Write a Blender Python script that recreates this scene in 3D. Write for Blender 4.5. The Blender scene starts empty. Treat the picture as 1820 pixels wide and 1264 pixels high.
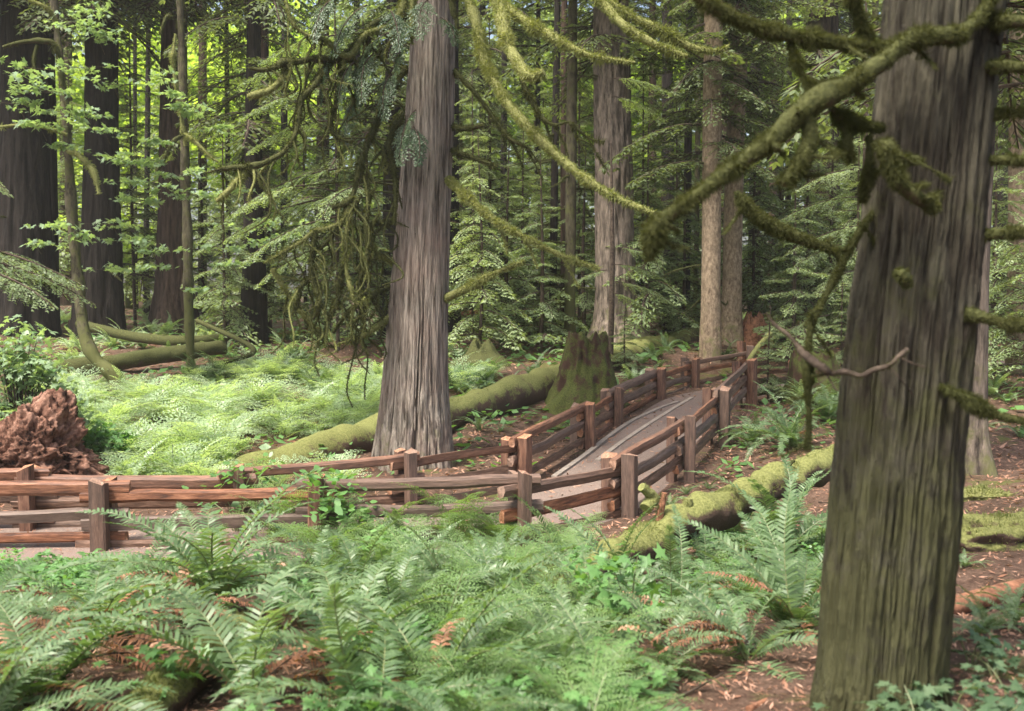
import bpy, math, random
import numpy as np
from mathutils import Vector, Matrix
PI = math.pi
scene = bpy.context.scene
COL = scene.collection

# ------------------------------------------------------------------ camera frame (photo pixels -> places in the world)
FPX, CX, CY, CAMZ = 1770.0, 910.0, 632.0, 3.4
PITCH = math.atan(97/FPX)
cP, sP = math.cos(PITCH), math.sin(PITCH)
def ray(px, py):
    u, v = (px-CX)/FPX, -(py-CY)/FPX
    y = cP + v*sP
    return u/y, (-sP + v*cP)/y
def P(px, py, Y):
    rx, rz = ray(px, py)
    return np.array([rx*Y, Y, CAMZ + rz*Y])

# ------------------------------------------------------------------ noise
def _hash(ix, iy, iz, seed):
    m = np.uint64(0xffffffff)
    h = (ix.astype(np.int64).astype(np.uint64)*np.uint64(374761393) + iy.astype(np.int64).astype(np.uint64)*np.uint64(668265263)
         + iz.astype(np.int64).astype(np.uint64)*np.uint64(2246822519) + np.uint64(seed*3266489 + 12345)) & m
    h = ((h ^ (h >> np.uint64(13)))*np.uint64(1274126177)) & m
    h = ((h ^ (h >> np.uint64(16)))*np.uint64(2654435769)) & m
    return ((h ^ (h >> np.uint64(15))) & np.uint64(0xffffff)).astype(np.float64)/float(0xffffff)
def vnoise(p, seed=0):
    p = np.atleast_2d(np.asarray(p, float))
    i = np.floor(p); f = p-i; f = f*f*(3-2*f)
    ix, iy, iz = i[:, 0], i[:, 1], i[:, 2]
    r = 0
    for a in (0, 1):
        wa = f[:, 0] if a else 1-f[:, 0]
        for b in (0, 1):
            wb = f[:, 1] if b else 1-f[:, 1]
            for c in (0, 1):
                wc = f[:, 2] if c else 1-f[:, 2]
                r = r + wa*wb*wc*_hash(ix+a, iy+b, iz+c, seed)
    return r
def fbm(p, seed=0, o=4, gain=.5):
    p = np.atleast_2d(np.asarray(p, float)); s = 0; a = 1; t = 0
    for k in range(o):
        s = s + a*vnoise(p*2**k, seed+k*17); t += a; a *= gain
    return s/t
def sstep(a, b, x):
    t = np.clip((x-a)/(b-a), 0, 1); return t*t*(3-2*t)

# ------------------------------------------------------------------ terrain
PATH = np.array([(-30, 13.9, 0), (-14, 13.9, 0), (-6, 13.9, 0), (-2.5, 14.2, 0), (-.4, 15.0, 0), (1.05, 16.6, 0), (2.4, 20, .1), (3.9, 24.3, .32),
                 (5.4, 28.0, .6), (8, 30.6, .75), (12, 32.4, 1.0), (20, 34, 1.4), (34, 36, 1.8)], float)
_py = [-20, 0, 3, 5, 8, 10, 12, 14, 20, 24, 28, 35, 45, 60, 100, 160, 320]
_pz = [1.9, 1.75, 1.6, 1.34, .85, .58, .25, .02, .05, .40, .90, 1.70, 2.1, 2.4, 2.7, 3.2, 4.2]
def _smooth(pts, n=120):
    s = np.concatenate([[0], np.cumsum(np.linalg.norm(np.diff(pts, axis=0), axis=1))])
    return crom(pts, n)
def crom(pts, n):
    pts = np.asarray(pts, float)
    if len(pts) < 3:
        t = np.linspace(0, 1, n)[:, None]; return pts[0]*(1-t)+pts[-1]*t
    q = np.vstack([2*pts[0]-pts[1], pts, 2*pts[-1]-pts[-2]])
    d = np.maximum(np.linalg.norm(np.diff(pts, axis=0), axis=1), 1e-5)**.5
    cum = np.concatenate([[0], np.cumsum(d)]); t = np.linspace(0, cum[-1], n)
    k = np.clip(np.searchsorted(cum, t, side='right')-1, 0, len(pts)-2)
    u = ((t-cum[k])/d[k])[:, None]
    p0, p1, p2, p3 = q[k], q[k+1], q[k+2], q[k+3]
    return .5*((2*p1)+(-p0+p2)*u+(2*p0-5*p1+4*p2-p3)*u**2+(-p0+3*p1-3*p2+p3)*u**3)
PATHS = crom(PATH, 140)
def path_dist(x, y):
    best = np.full(x.shape, 1e9); bz = np.zeros(x.shape)
    for a, b in zip(PATHS[:-1], PATHS[1:]):
        d = b-a; L2 = d[0]**2+d[1]**2
        t = np.clip(((x-a[0])*d[0]+(y-a[1])*d[1])/L2, 0, 1)
        dist = np.hypot(x-a[0]-t*d[0], y-a[1]-t*d[1])
        m = dist < best
        best = np.where(m, dist, best); bz = np.where(m, a[2]+t*d[2], bz)
    return best, bz
def hgt(x, y):
    x = np.atleast_1d(np.asarray(x, float)); y = np.atleast_1d(np.asarray(y, float))
    x, y = np.broadcast_arrays(x, y)
    z = 0
    for o in (-1.5, -.75, 0, .75, 1.5): z = z + np.interp(y+o, _py, _pz)/5
    z = z + .62*sstep(3.0, 6.5, x)*sstep(8.5, 12, y)*(1-sstep(19, 24, y))
    z = z + .35*sstep(14, 30, np.abs(x))*sstep(16, 30, y)*2.0
    q = np.stack([x, y, 0*x], 1)
    nz = (fbm(q*.35, 3, 3)-.5)*.55 + (fbm(q*1.3, 9, 3)-.5)*.22
    d, pz = path_dist(x, y)
    w = sstep(1.5, 4.2, d)
    return (z+nz)*w + pz*(1-w)
def h1(x, y): return float(hgt(x, y)[0])
def on_ground(px, py, y0=2.5):
    rx, rz = ray(px, py)
    Y = np.concatenate([np.arange(y0, 20, .05), np.arange(20, 140, .2)])
    below = (CAMZ+rz*Y) < hgt(rx*Y, Y)
    k = int(np.argmax(below)) if below.any() else len(Y)-1
    return np.array([rx*Y[k], Y[k], h1(rx*Y[k], Y[k])])

# ------------------------------------------------------------------ mesh building
class MB:
    def __init__(s): s.b = []; s.n = 0
    def add(s, v, f, m=0):
        v = np.asarray(v, float).reshape(-1, 3); f = np.asarray(f, np.int64)
        if len(v) == 0 or len(f) == 0: return s
        s.b.append((v, f, m)); return s
    def merge(s, o, M=None, m=None):
        for v, f, mm in o.b:
            if M is not None: v = v @ M[:3, :3].T + M[:3, 3]
            s.b.append((v, f, mm if m is None else m))
        return s
    def mesh(s, name, mats, off=(0, 0, 0), smooth=False):
        V = np.concatenate([b[0] for b in s.b]) - np.asarray(off, float)
        loops, starts, tot, mi = [], [], [], []; vo = lo = 0
        for v, f, m in s.b:
            k = f.shape[1]; loops.append((f+vo).ravel()); nf = len(f)
            starts.append(lo+np.arange(nf)*k); tot.append(np.full(nf, k)); mi.append(np.full(nf, m))
            vo += len(v); lo += nf*k
        loops = np.concatenate(loops); starts = np.concatenate(starts); tot = np.concatenate(tot); mi = np.concatenate(mi)
        me = bpy.data.meshes.new(name)
        me.vertices.add(len(V)); me.vertices.foreach_set('co', V.astype(np.float32).ravel())
        me.loops.add(len(loops)); me.loops.foreach_set('vertex_index', loops.astype(np.int32))
        me.polygons.add(len(starts)); me.polygons.foreach_set('loop_start', starts.astype(np.int32))
        me.polygons.foreach_set('loop_total', tot.astype(np.int32))
        me.polygons.foreach_set('material_index', mi.astype(np.int32))
        me.update(calc_edges=True); me.validate()
        if smooth: me.shade_smooth()
        else: me.shade_flat()
        for m in (mats if isinstance(mats, (list, tuple)) else [mats]): me.materials.append(m)
        return me
def link(name, me, parent=None, loc=(0, 0, 0)):
    o = bpy.data.objects.new(name, me); COL.objects.link(o); o.location = tuple(loc)
    if parent is not None: o.parent = parent
    return o
def tag(o, label=None, cat=None, group=None, kind=None):
    if label: o['label'] = label
    if cat: o['category'] = cat
    if group: o['group'] = group
    if kind: o['kind'] = kind
    return o
def thing(name, label, cat, loc=(0, 0, 0), group=None):
    o = link(name, None, None, loc); o.empty_display_size = .2
    return tag(o, label, cat, group)
def part(name, mb, mats, root, smooth=False, label=None):      # mb in world coordinates; the Empty has no rotation
    o = link(name, mb.mesh(name, mats, tuple(root.location), smooth), root)
    if label: o['label'] = label
    return o
def copy_tree(o, parent=None):
    c = o.copy(); COL.objects.link(c)
    if parent is not None: c.parent = parent
    for ch in o.children: copy_tree(ch, c)
    return c

def xf(loc=(0, 0, 0), rz=0, tilt=0, s=1.0, rx=0):
    M = Matrix.Translation(Vector(tuple(loc))) @ Matrix.Rotation(rz, 4, 'Z') @ Matrix.Rotation(tilt, 4, 'Y') @ Matrix.Rotation(rx, 4, 'X') @ Matrix.Scale(s, 4)
    return np.array(M)

def frames(p):
    T = np.gradient(p, axis=0); T /= np.maximum(np.linalg.norm(T, axis=1), 1e-9)[:, None]
    N = np.zeros_like(T); a = np.array([1., 0, 0]) if abs(T[0][0]) < .8 else np.array([0, 1., 0])
    n = np.cross(T[0], a); n /= np.linalg.norm(n)
    for i in range(len(p)):
        n = n - T[i]*np.dot(n, T[i]); n /= max(np.linalg.norm(n), 1e-9); N[i] = n
    return T, N, np.cross(T, N)
def tube(mb, pts, rads, n=8, seg=None, amp=0., fr=3., seed=0, m=0, raw=False):
    pts = np.asarray(pts, float); rads = np.asarray(rads, float)
    if seg is None: seg = max(len(pts)*4, 6)
    if raw: p, r = pts, rads
    else:
        pr = crom(np.hstack([pts, rads[:, None]]), seg); p, r = pr[:, :3], np.maximum(pr[:, 3], 1e-4)
    T, N, B = frames(p); k = len(p)
    th = np.linspace(0, 2*PI, n, endpoint=False)
    d = np.cos(th)[None, :, None]*N[:, None, :] + np.sin(th)[None, :, None]*B[:, None, :]
    rr = np.repeat(r[:, None], n, 1)
    if amp:
        q = (p[:, None, :] + d*r[:, None, None]).reshape(-1, 3)*fr
        rr = rr*(1+amp*2*(fbm(q, seed, 2).reshape(k, n)-.5))
    V = p[:, None, :] + d*rr[:, :, None]
    i = np.arange(k-1)[:, None]*n; j = np.arange(n)[None, :]; j2 = (j+1) % n
    f = np.stack([i+j, i+j2, i+n+j2, i+n+j], -1).reshape(-1, 4)
    mb.add(V.reshape(-1, 3), f, m)
    mb.add(V[0][::-1], [list(range(n))], m); mb.add(V[-1], [list(range(n))], m)
    return p, r
def fuzz(mb, p, r, count, ln, wd, down=.6, seed=0, m=0, up=None):
    """short moss strands growing off a limb"""
    R = np.random.default_rng(seed); T, N, B = frames(p)
    w = np.linalg.norm(np.diff(p, axis=0), axis=1)*(r[1:]+r[:-1]+.02); w /= w.sum()
    k = R.choice(len(p)-1, count, p=w); t = R.random(count)[:, None]
    c = p[k]*(1-t)+p[k+1]*t; rr = r[k]*(1-t[:, 0])+r[k+1]*t[:, 0]
    th = R.random(count)*2*PI
    n = np.cos(th)[:, None]*N[k]+np.sin(th)[:, None]*B[k]
    if up is not None:
        keep = n[:, 2] > up; c, rr, n, k = c[keep], rr[keep], n[keep], k[keep]; count = len(c)
        if not count: return
    base = c+n*rr[:, None]*.85
    l = ln*(.35+R.random(count)*.9)*(.45+2.2*vnoise(c*(.35/ln), seed+3)**2)
    g = np.array([0, 0, -1.])*(down*R.random(count))[:, None]
    d = n + g + R.normal(0, .35, (count, 3)); d /= np.linalg.norm(d, axis=1)[:, None]
    s = np.cross(d, R.normal(0, 1, (count, 3))); s /= np.linalg.norm(s, axis=1)[:, None]
    ww = (wd*(.6+.8*R.random(count)))[:, None]
    tip = base + d*l[:, None]
    mid = base + d*l[:, None]*.5 + g*l[:, None]*-.1
    V = np.stack([base-s*ww*.5, base+s*ww*.5, mid+s*ww*.4, tip, mid-s*ww*.4], 1).reshape(-1, 3)
    f = np.arange(count)[:, None]*5+np.arange(5)[None]
    mb.add(V, f, m)

# ------------------------------------------------------------------ materials
class NT:
    def __init__(s, name):
        s.mat = bpy.data.materials.new(name); s.mat.use_nodes = True; s.t = s.mat.node_tree; s.t.nodes.clear()
        s.out = s.t.nodes.new('ShaderNodeOutputMaterial')
    def n(s, typ, ins=None, out=0, **props):
        nd = s.t.nodes.new(typ)
        for k, v in props.items(): setattr(nd, k, v)
        for k, v in (ins or {}).items():
            if isinstance(v, bpy.types.NodeSocket): s.t.links.new(v, nd.inputs[k])
            else: nd.inputs[k].default_value = v
        return nd.outputs[out]
    def coord(s, which='Object', sc=(1, 1, 1)):
        c = s.n('ShaderNodeTexCoord', out=which)
        return s.n('ShaderNodeMapping', {'Vector': c, 'Scale': sc})
    def noise(s, vec, sc=5., det=4., rough=.6, dist=0.):
        return s.n('ShaderNodeTexNoise', {'Vector': vec, 'Scale': sc, 'Detail': det, 'Roughness': rough, 'Distortion': dist}, out='Fac')
    def ramp(s, fac, stops):
        nd = s.t.nodes.new('ShaderNodeValToRGB'); s.t.links.new(fac, nd.inputs[0]); cr = nd.color_ramp
        while len(cr.elements) < len(stops): cr.elements.new(.5)
        for e, (p, c) in zip(cr.elements, stops):
            e.position = p; e.color = (c, c, c, 1) if isinstance(c, (int, float)) else (*c, 1)
        return nd.outputs[0]
    def mix(s, fac, a, b, mode='MIX'):
        nd = s.t.nodes.new('ShaderNodeMix'); nd.data_type = 'RGBA'; nd.blend_type = mode
        for sock, v in ((nd.inputs[0], fac), (nd.inputs[6], a), (nd.inputs[7], b)):
            if isinstance(v, bpy.types.NodeSocket): s.t.links.new(v, sock)
            elif isinstance(v, (int, float)): sock.default_value = v
            else: sock.default_value = (*v, 1)
        return nd.outputs[2]
    def math(s, op, a, b=0., clamp=False):
        return s.n('ShaderNodeMath', {0: a, 1: b}, operation=op, use_clamp=clamp)
    def bump(s, h, st=.5, d=.02): return s.n('ShaderNodeBump', {'Height': h, 'Strength': st, 'Distance': d})
    def fin(s, col, rough=.8, bump=None, trans=0., spec=.5, tcol=None):
        ins = {'Base Color': col if isinstance(col, bpy.types.NodeSocket) else (*col, 1), 'Roughness': rough, 'Specular IOR Level': spec}
        if bump is not None: ins['Normal'] = bump
        sh = s.n('ShaderNodeBsdfPrincipled', ins)
        if trans:
            t = s.n('ShaderNodeBsdfTranslucent', {'Color': tcol if tcol is not None else ins['Base Color']})
            sh = s.n('ShaderNodeMixShader', {0: trans, 1: sh, 2: t})
        s.t.links.new(sh, s.out.inputs[0]); return s.mat
    def rnd(s): return s.n('ShaderNodeObjectInfo', out='Random')
    def isl(s): return s.n('ShaderNodeNewGeometry', out='Random Per Island')
    def normz(s):
        g = s.n('ShaderNodeNewGeometry', out='Normal'); return s.n('ShaderNodeSeparateXYZ', {0: g}, out=2)
    def posz(s):
        g = s.n('ShaderNodeTexCoord', out='Object'); return s.n('ShaderNodeSeparateXYZ', {0: g}, out=2)

def leafmat(name, a, b, c=None, trans=.35, rough=.45, spec=.5):
    m = NT(name)
    i = m.isl(); o = m.rnd()
    col = m.ramp(m.math('ADD', m.math('MULTIPLY', i, .5), m.math('MULTIPLY', o, .5)), [(0.05, a), (.6, b), (1., c or b)])
    tc = m.mix(.6, col, (1., 1.0, .35), 'MULTIPLY'); tc = m.mix(1., tc, (1.9, 1.9, 1.2), 'MULTIPLY')
    return m.fin(col, rough, None, trans, spec, tc)
def barkmat(name, dark, light, streak=.1, sc=14., moss=.3, mosscol=(.10, .12, .03), bump=.8, bd=.03, mossh=3.0, tint=None):
    m = NT(name); v = m.coord('Object', (1, 1, streak)); w = m.coord('Object')
    n1 = m.noise(v, sc, 8, .68); n2 = m.noise(w, 1.3, 4, .6); n3 = m.noise(v, sc*3.1, 4, .7)
    col = m.ramp(n1, [(.38, dark), (.485, [.5*x+.5*y for x, y in zip(dark, light)]), (.60, light)])
    col = m.mix(m.ramp(n2, [(.4, 0.), (.7, .6)]), col, tint or [x*.6 for x in light])
    col = m.mix(.55, col, m.ramp(n3, [(.3, .35), (.65, 1.3)]), 'MULTIPLY')
    if moss:
        low = m.math('SUBTRACT', 1., m.math('DIVIDE', m.posz(), mossh), True)
        k = m.math('ADD', m.noise(w, 3.2, 6, .7), m.math('ADD', m.math('MULTIPLY', low, .28), moss-.5))
        k = m.math('ADD', k, m.math('MULTIPLY', m.math('SUBTRACT', n1, .5), .35))
        col = m.mix(m.ramp(k, [(.5, 0.), (.66, .9)]), col, mosscol)
    h = m.math('ADD', m.math('MULTIPLY', n1, 1.), m.math('MULTIPLY', n3, .35))
    return m.fin(col, .9, m.bump(h, bump, bd), 0, .2)
def mossmat(name, a, b, brown=(.09, .05, .03), amount=.5):
    m = NT(name); w = m.coord('Object')
    n1 = m.noise(w, 4., 6, .7); n2 = m.noise(w, 34., 4, .7)
    col = m.ramp(n2, [(.3, a), (.68, b)])
    k = m.math('ADD', m.math('MULTIPLY', m.normz(), .32), m.math('ADD', n1, amount-.5))
    col = m.mix(m.ramp(k, [(.45, 1.), (.58, 0.)]), col, m.mix(n2, brown, [x*1.9 for x in brown]))
    return m.fin(col, .95, m.bump(n2, .8, .03), 0, .15)

M = {}
M['cedar'] = barkmat('cedar_bark', (.055, .045, .034), (.40, .345, .285), .05, 15, .19, (.17, .165, .085), 1., .08, 4.5, (.30, .215, .175))
M['cedar_near'] = barkmat('mossy_cedar_bark', (.016, .014, .009), (.094, .088, .060), .17, 15, .47, (.066, .066, .028), 1., .05, 2.0, (.060, .046, .034))
M['fir_shaded'] = barkmat('shaded_fir_bark', (.007, .006, .005), (.036, .029, .024), .09, 7, .12, (.035, .045, .015), 1., .08, 1.5)  # dark bark, colour lowered further to hold the shade of the crowns
M['fir_red'] = barkmat('reddish_fir_bark', (.020, .013, .009), (.095, .064, .046), .09, 8, .16, (.05, .06, .02), 1., .07, 1.5)
M['fir_mid'] = barkmat('furrowed_fir_bark', (.034, .027, .021), (.25, .20, .158), .16, 8, .33, (.11, .11, .045), 1., .07, 2.5)
M['fir_pale'] = barkmat('pale_smooth_bark', (.125, .088, .058), (.36, .275, .185), .5, 9, .26, (.15, .15, .055), .5, .015, 3.5)
M['maple_bark'] = barkmat('mossy_maple_bark', (.03, .025, .015), (.11, .095, .06), .3, 9, .5, (.075, .08, .025), .8, .02, 4)
M['wet_log'] = barkmat('red_log_wood', (.10, .045, .025), (.32, .15, .085), 1, 8, .12, (.13, .13, .04), .6, .015, .1)
M['moss'] = mossmat('bright_moss', (.105, .110, .034), (.235, .24, .092), amount=.9)
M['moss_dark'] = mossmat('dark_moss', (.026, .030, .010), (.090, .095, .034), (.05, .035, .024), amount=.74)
M['moss_log'] = mossmat('mossy_log_bark', (.08, .09, .026), (.22, .225, .08), (.055, .036, .026), .41)
M['moss_stump'] = mossmat('mossy_stump_wood', (.032, .040, .011), (.11, .125, .034), (.042, .024, .017), .46)
M['strand'] = leafmat('moss_strands', (.125, .142, .046), (.175, .192, .072), (.235, .25, .112), .3, .8, .1)
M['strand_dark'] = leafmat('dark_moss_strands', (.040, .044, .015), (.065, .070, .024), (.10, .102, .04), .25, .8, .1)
M['sword'] = leafmat('sword_fern_leaf', (.058, .108, .044), (.112, .178, .078), (.17, .24, .122), .34, .44, .5)
M['lady'] = leafmat('lady_fern_leaf', (.082, .145, .045), (.138, .225, .076), (.20, .295, .12), .4, .45, .5)
M['bed'] = leafmat('pale_sheen_fern_leaf', (.20, .285, .155), (.305, .40, .24), (.40, .50, .34), .4, .40, .6)  # lightened fern green; the pale gloss of the bed is in the colour
M['dead'] = leafmat('dead_fern_leaf', (.17, .070, .040), (.33, .165, .10), (.50, .33, .23), .25, .7, .2)
M['herb'] = leafmat('herb_leaf', (.075, .165, .05), (.12, .24, .075), (.18, .31, .11), .35, .4, .5)
M['maple'] = leafmat('maple_leaf', (.15, .225, .125), (.23, .32, .19), (.31, .40, .26), .4, .42, .5)
M['hemlock'] = leafmat('hemlock_needles', (.070, .098, .044), (.128, .165, .076), (.19, .23, .115), .4, .5, .4)
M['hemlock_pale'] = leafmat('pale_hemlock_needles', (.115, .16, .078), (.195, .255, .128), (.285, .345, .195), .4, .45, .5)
M['cedar_leaf'] = leafmat('cedar_leaf_scales', (.038, .075, .034), (.075, .122, .060), (.13, .185, .105), .3, .42, .5)
M['seedling'] = leafmat('shaded_seedling_leaf', (.045, .085, .040), (.075, .125, .060), (.11, .16, .085), .3, .5, .3)  # leaf colour darkened to carry the near tree's shade
M['bright'] = leafmat('sunny_maple_leaf', (.19, .27, .06), (.30, .40, .11), (.40, .50, .18), .5, .5, .4)  # lighter, yellower copy of the maple leaf with sunlight in the colour
M['twig'] = barkmat('twig_bark', (.03, .02, .015), (.10, .075, .055), 1, 12, .2, (.07, .075, .02), .4, .01)
M['stem'] = NT('fern_stem').fin((.13, .15, .06), .5)
M['litter'] = leafmat('fallen_needles_and_bark', (.09, .04, .024), (.24, .12, .075), (.40, .25, .18), .1, .8, .2)

def ground_mat():
    m = NT('forest_floor'); g = m.n('ShaderNodeTexCoord', out='Object'); 
    n1 = m.noise(g, .55, 6, .65); n2 = m.noise(g, 9., 8, .75); n3 = m.noise(g, 45., 4, .7); n4 = m.noise(g, .9, 5, .7, .5)
    col = m.ramp(n2, [(.3, (.05, .026, .018)), (.5, (.130, .080, .056)), (.7, (.23, .15, .11))])
    col = m.mix(m.ramp(n1, [(.42, 0.), (.62, .7)]), col, (.05, .034, .022))
    col = m.mix(.6, col, m.ramp(n3, [(.3, .5), (.7, 1.4)]), 'MULTIPLY')
    col = m.mix(m.ramp(n4, [(.56, 0.), (.64, .85)]), col, m.mix(n3, (.04, .05, .012), (.15, .16, .045)))
    return m.fin(col, .95, m.bump(m.math('ADD', n2, m.math('MULTIPLY', n3, .4)), .9, .06), 0, .15)
def gravel_mat():
    m = NT('path_gravel'); g = m.n('ShaderNodeTexCoord', out='Object')
    n1 = m.noise(g, 60., 3, .7); n2 = m.noise(g, 1.1, 5, .6); n3 = m.noise(g, 17, 5, .7)
    col = m.ramp(n1, [(.3, (.07, .050, .040)), (.55, (.185, .142, .118)), (.75, (.32, .26, .225))])
    col = m.mix(m.ramp(n2, [(.42, 0.), (.68, .5)]), col, (.19, .135, .115))
    col = m.mix(m.ramp(n3, [(.6, 0.), (.72, .55)]), col, (.19, .10, .07))
    return m.fin(col, .9, m.bump(n1, .6, .012), 0, .2)
M['ground'] = ground_mat(); M['gravel'] = gravel_mat()
def wood(name, stops, grey):
    m = NT(name); v = m.coord('Object', (.12, 1, 1)); o = m.rnd()
    off = m.n('ShaderNodeVectorMath', {0: v, 1: m.n('ShaderNodeCombineXYZ', {0: m.math('MULTIPLY', o, 37.), 1: m.math('MULTIPLY', o, 11.)})}, operation='ADD')
    n1 = m.noise(off, 22., 6, .7, .3); n2 = m.noise(off, 3.5, 4, .6); n3 = m.noise(off, 70, 3, .7)
    col = m.ramp(n1, [(.32, stops[0]), (.5, stops[1]), (.68, stops[2])])
    k = m.math('ADD', m.math('MULTIPLY', o, .75), m.math('MULTIPLY', n2, .55))
    col = m.mix(m.ramp(k, [(.45, 0.), (.95, .9)]), col, m.ramp(n1, [(.3, [x*.4 for x in grey]), (.7, grey)]))
    col = m.mix(.5, col, m.ramp(n3, [(.3, .5), (.7, 1.3)]), 'MULTIPLY')
    return m.fin(col, .62, m.bump(m.math('ADD', n1, m.math('MULTIPLY', n3, .4)), .7, .012), 0, .4)
M['rail'] = wood('split_cedar_rail', [(.035, .014, .008), (.165, .064, .030), (.32, .145, .075)], (.19, .125, .095))
M['rail_grey'] = wood('weathered_cedar_rail', [(.032, .017, .011), (.125, .068, .043), (.245, .15, .105)], (.175, .125, .098))
M['post'] = wood('split_cedar_post', [(.030, .015, .011), (.135, .065, .041), (.25, .14, .09)], (.145, .098, .076))
M['endgrain'] = wood('cut_cedar_end', [(.14, .058, .028), (.32, .145, .075), (.45, .25, .145)], (.28, .185, .135))
M['pale_board'] = wood('weathered_board', [(.17, .13, .10), (.31, .26, .215), (.43, .37, .315)], (.34, .29, .245))
def rootmat():
    m = NT('torn_root_earth'); w = m.coord('Object'); n1 = m.noise(w, 3.2, 8, .7); n2 = m.noise(w, 16., 6, .75)
    col = m.ramp(n1, [(.38, (.022, .011, .008)), (.48, (.165, .082, .055)), (.60, (.33, .19, .135))])
    col = m.mix(.6, col, m.ramp(n2, [(.3, .45), (.7, 1.35)]), 'MULTIPLY')
    return m.fin(col, .95, m.bump(n2, .9, .05), 0, .15)
M['root'] = rootmat()

# ------------------------------------------------------------------ ground and path
def build_ground():
    ys = np.concatenate([np.arange(-8, 2, 1.0), np.arange(2, 40, .22), np.arange(40, 90, 1.0), np.geomspace(90, 420, 24)])
    us = np.linspace(-1, 1, 261); us = np.sign(us)*np.abs(us)**1.15
    X = us[None, :]*(np.maximum(ys, 0)[:, None]*.95+13); Y = np.repeat(ys[:, None], len(us), 1)
    d, pz = path_dist(X.ravel(), Y.ravel())
    Z = hgt(X.ravel(), Y.ravel()) - .10*(1-sstep(.7, 1.15, d))
    n = len(us); i = np.arange(len(ys)-1)[:, None]*n; j = np.arange(n-1)[None]
    f = np.stack([i+j, i+j+1, i+n+j+1, i+n+j], -1).reshape(-1, 4)
    mb = MB().add(np.stack([X.ravel(), Y.ravel(), Z], 1), f)
    tag(link('ground', mb.mesh('ground', M['ground'], smooth=True)), kind='structure')
    c = crom(PATH[:, :2], 400); T = np.gradient(c, axis=0); T /= np.linalg.norm(T, axis=1)[:, None]; Nn = np.stack([-T[:, 1], T[:, 0]], 1)
    w = np.linspace(-1.12, 1.12, 19)
    G = c[:, None, :]+Nn[:, None, :]*w[None, :, None]; zz = np.interp(np.arange(400), np.linspace(0, 399, 400), crom(PATH, 400)[:, 2])
    q = G.reshape(-1, 2); Zp = np.repeat(zz, 19)+.025+.02*(1-np.tile(w/1.12, 400)**2)+.025*(fbm(np.c_[q*2.2, 0*q[:, 0]], 5, 3)-.5)
    Zp = Zp - .06*np.tile((np.abs(w) > 1.1), 400)
    i = np.arange(399)[:, None]*19; j = np.arange(18)[None]
    f = np.stack([i+j, i+19+j, i+19+j+1, i+j+1], -1).reshape(-1, 4)
    tag(link('path', MB().add(np.c_[q, Zp], f).mesh('path', M['gravel'], smooth=True)), kind='structure')
build_ground()

# ------------------------------------------------------------------ split rail fences
def beam(L, w, h, seed, split=False, top=False):
    """rough split timber lying along local X from 0 to L; both ends are end grain"""
    R = np.random.default_rng(seed); n = 14 if not split else 26
    if split:
        prof = np.array([(-.5, -.32), (-.28, -.5), (.30, -.5), (.5, -.25), (.46, .30), (.2, .5), (-.38, .46), (-.5, .2)])
        prof = prof + R.normal(0, .055, prof.shape)
    else:
        prof = np.array([(-.5, -.42), (-.42, -.5), (.42, -.5), (.5, -.42), (.5, .42), (.42, .5), (-.42, .5), (-.5, .42)])
        prof = prof + R.normal(0, .02, prof.shape)
    k = len(prof); x = np.linspace(0, L, n); tw = (R.random()-.5)*.25*(x/L) if split else x*0
    bow = (R.random()-.5)*.07*np.sin(PI*x/L) if split else x*0
    V = np.zeros((n, k, 3)); V[:, :, 0] = x[:, None]
    V[0, :, 0] += R.normal(0, .014, k); V[-1, :, 0] += R.normal(0, .014, k)
    a = prof[:, 0]*w; b = prof[:, 1]*h
    V[:, :, 1] = np.cos(tw)[:, None]*a-np.sin(tw)[:, None]*b
    V[:, :, 2] = np.sin(tw)[:, None]*a+np.cos(tw)[:, None]*b+bow[:, None]
    q = np.stack([np.repeat(x[:, None]*1.6, k, 1).ravel(), np.tile(prof[:, 0]*3, n), np.tile(prof[:, 1]*3, n)], 1)
    e = (fbm(q, seed, 3).reshape(n, k)-.5)*(.085 if split else .03)
    V[:, :, 1] *= 1+e*1.6; V[:, :, 2] += e*.6*h*np.sign(V[:, :, 2])*2
    if split: V[:, :, 2] += ((fbm(np.c_[x*1.1, x*0, x*0], seed+5, 2)-.5)*.05)[:, None]
    if top:
        V[-1, :, 0] += V[-1, :, 1]*.28*(1 if R.random() < .5 else -1); V[-2, :, 0] = np.minimum(V[-2, :, 0], V[-1, :, 0]-.03)
    i = np.arange(n-1)[:, None]*k; j = np.arange(k)[None]; j2 = (j+1) % k
    mb = MB().add(V.reshape(-1, 3), np.stack([i+j, i+j2, i+k+j2, i+k+j], -1).reshape(-1, 4))
    mb.add(V[0, ::-1], [list(range(k))], 1)
    c = V[-1].mean(0); c[0] += .035 if top else 0
    vv = np.vstack([V[-1], c]); mb.add(vv, [[a_, (a_+1) % k, k] for a_ in range(k)], 1)
    return mb
def basis(a, b):
    x = (b-a)/np.linalg.norm(b-a); y = np.cross([0, 0, 1.], x); y /= np.linalg.norm(y); z = np.cross(x, y)
    Mx = np.eye(4); Mx[:3, 0] = x; Mx[:3, 1] = y; Mx[:3, 2] = z; Mx[:3, 3] = a; return Mx
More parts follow.
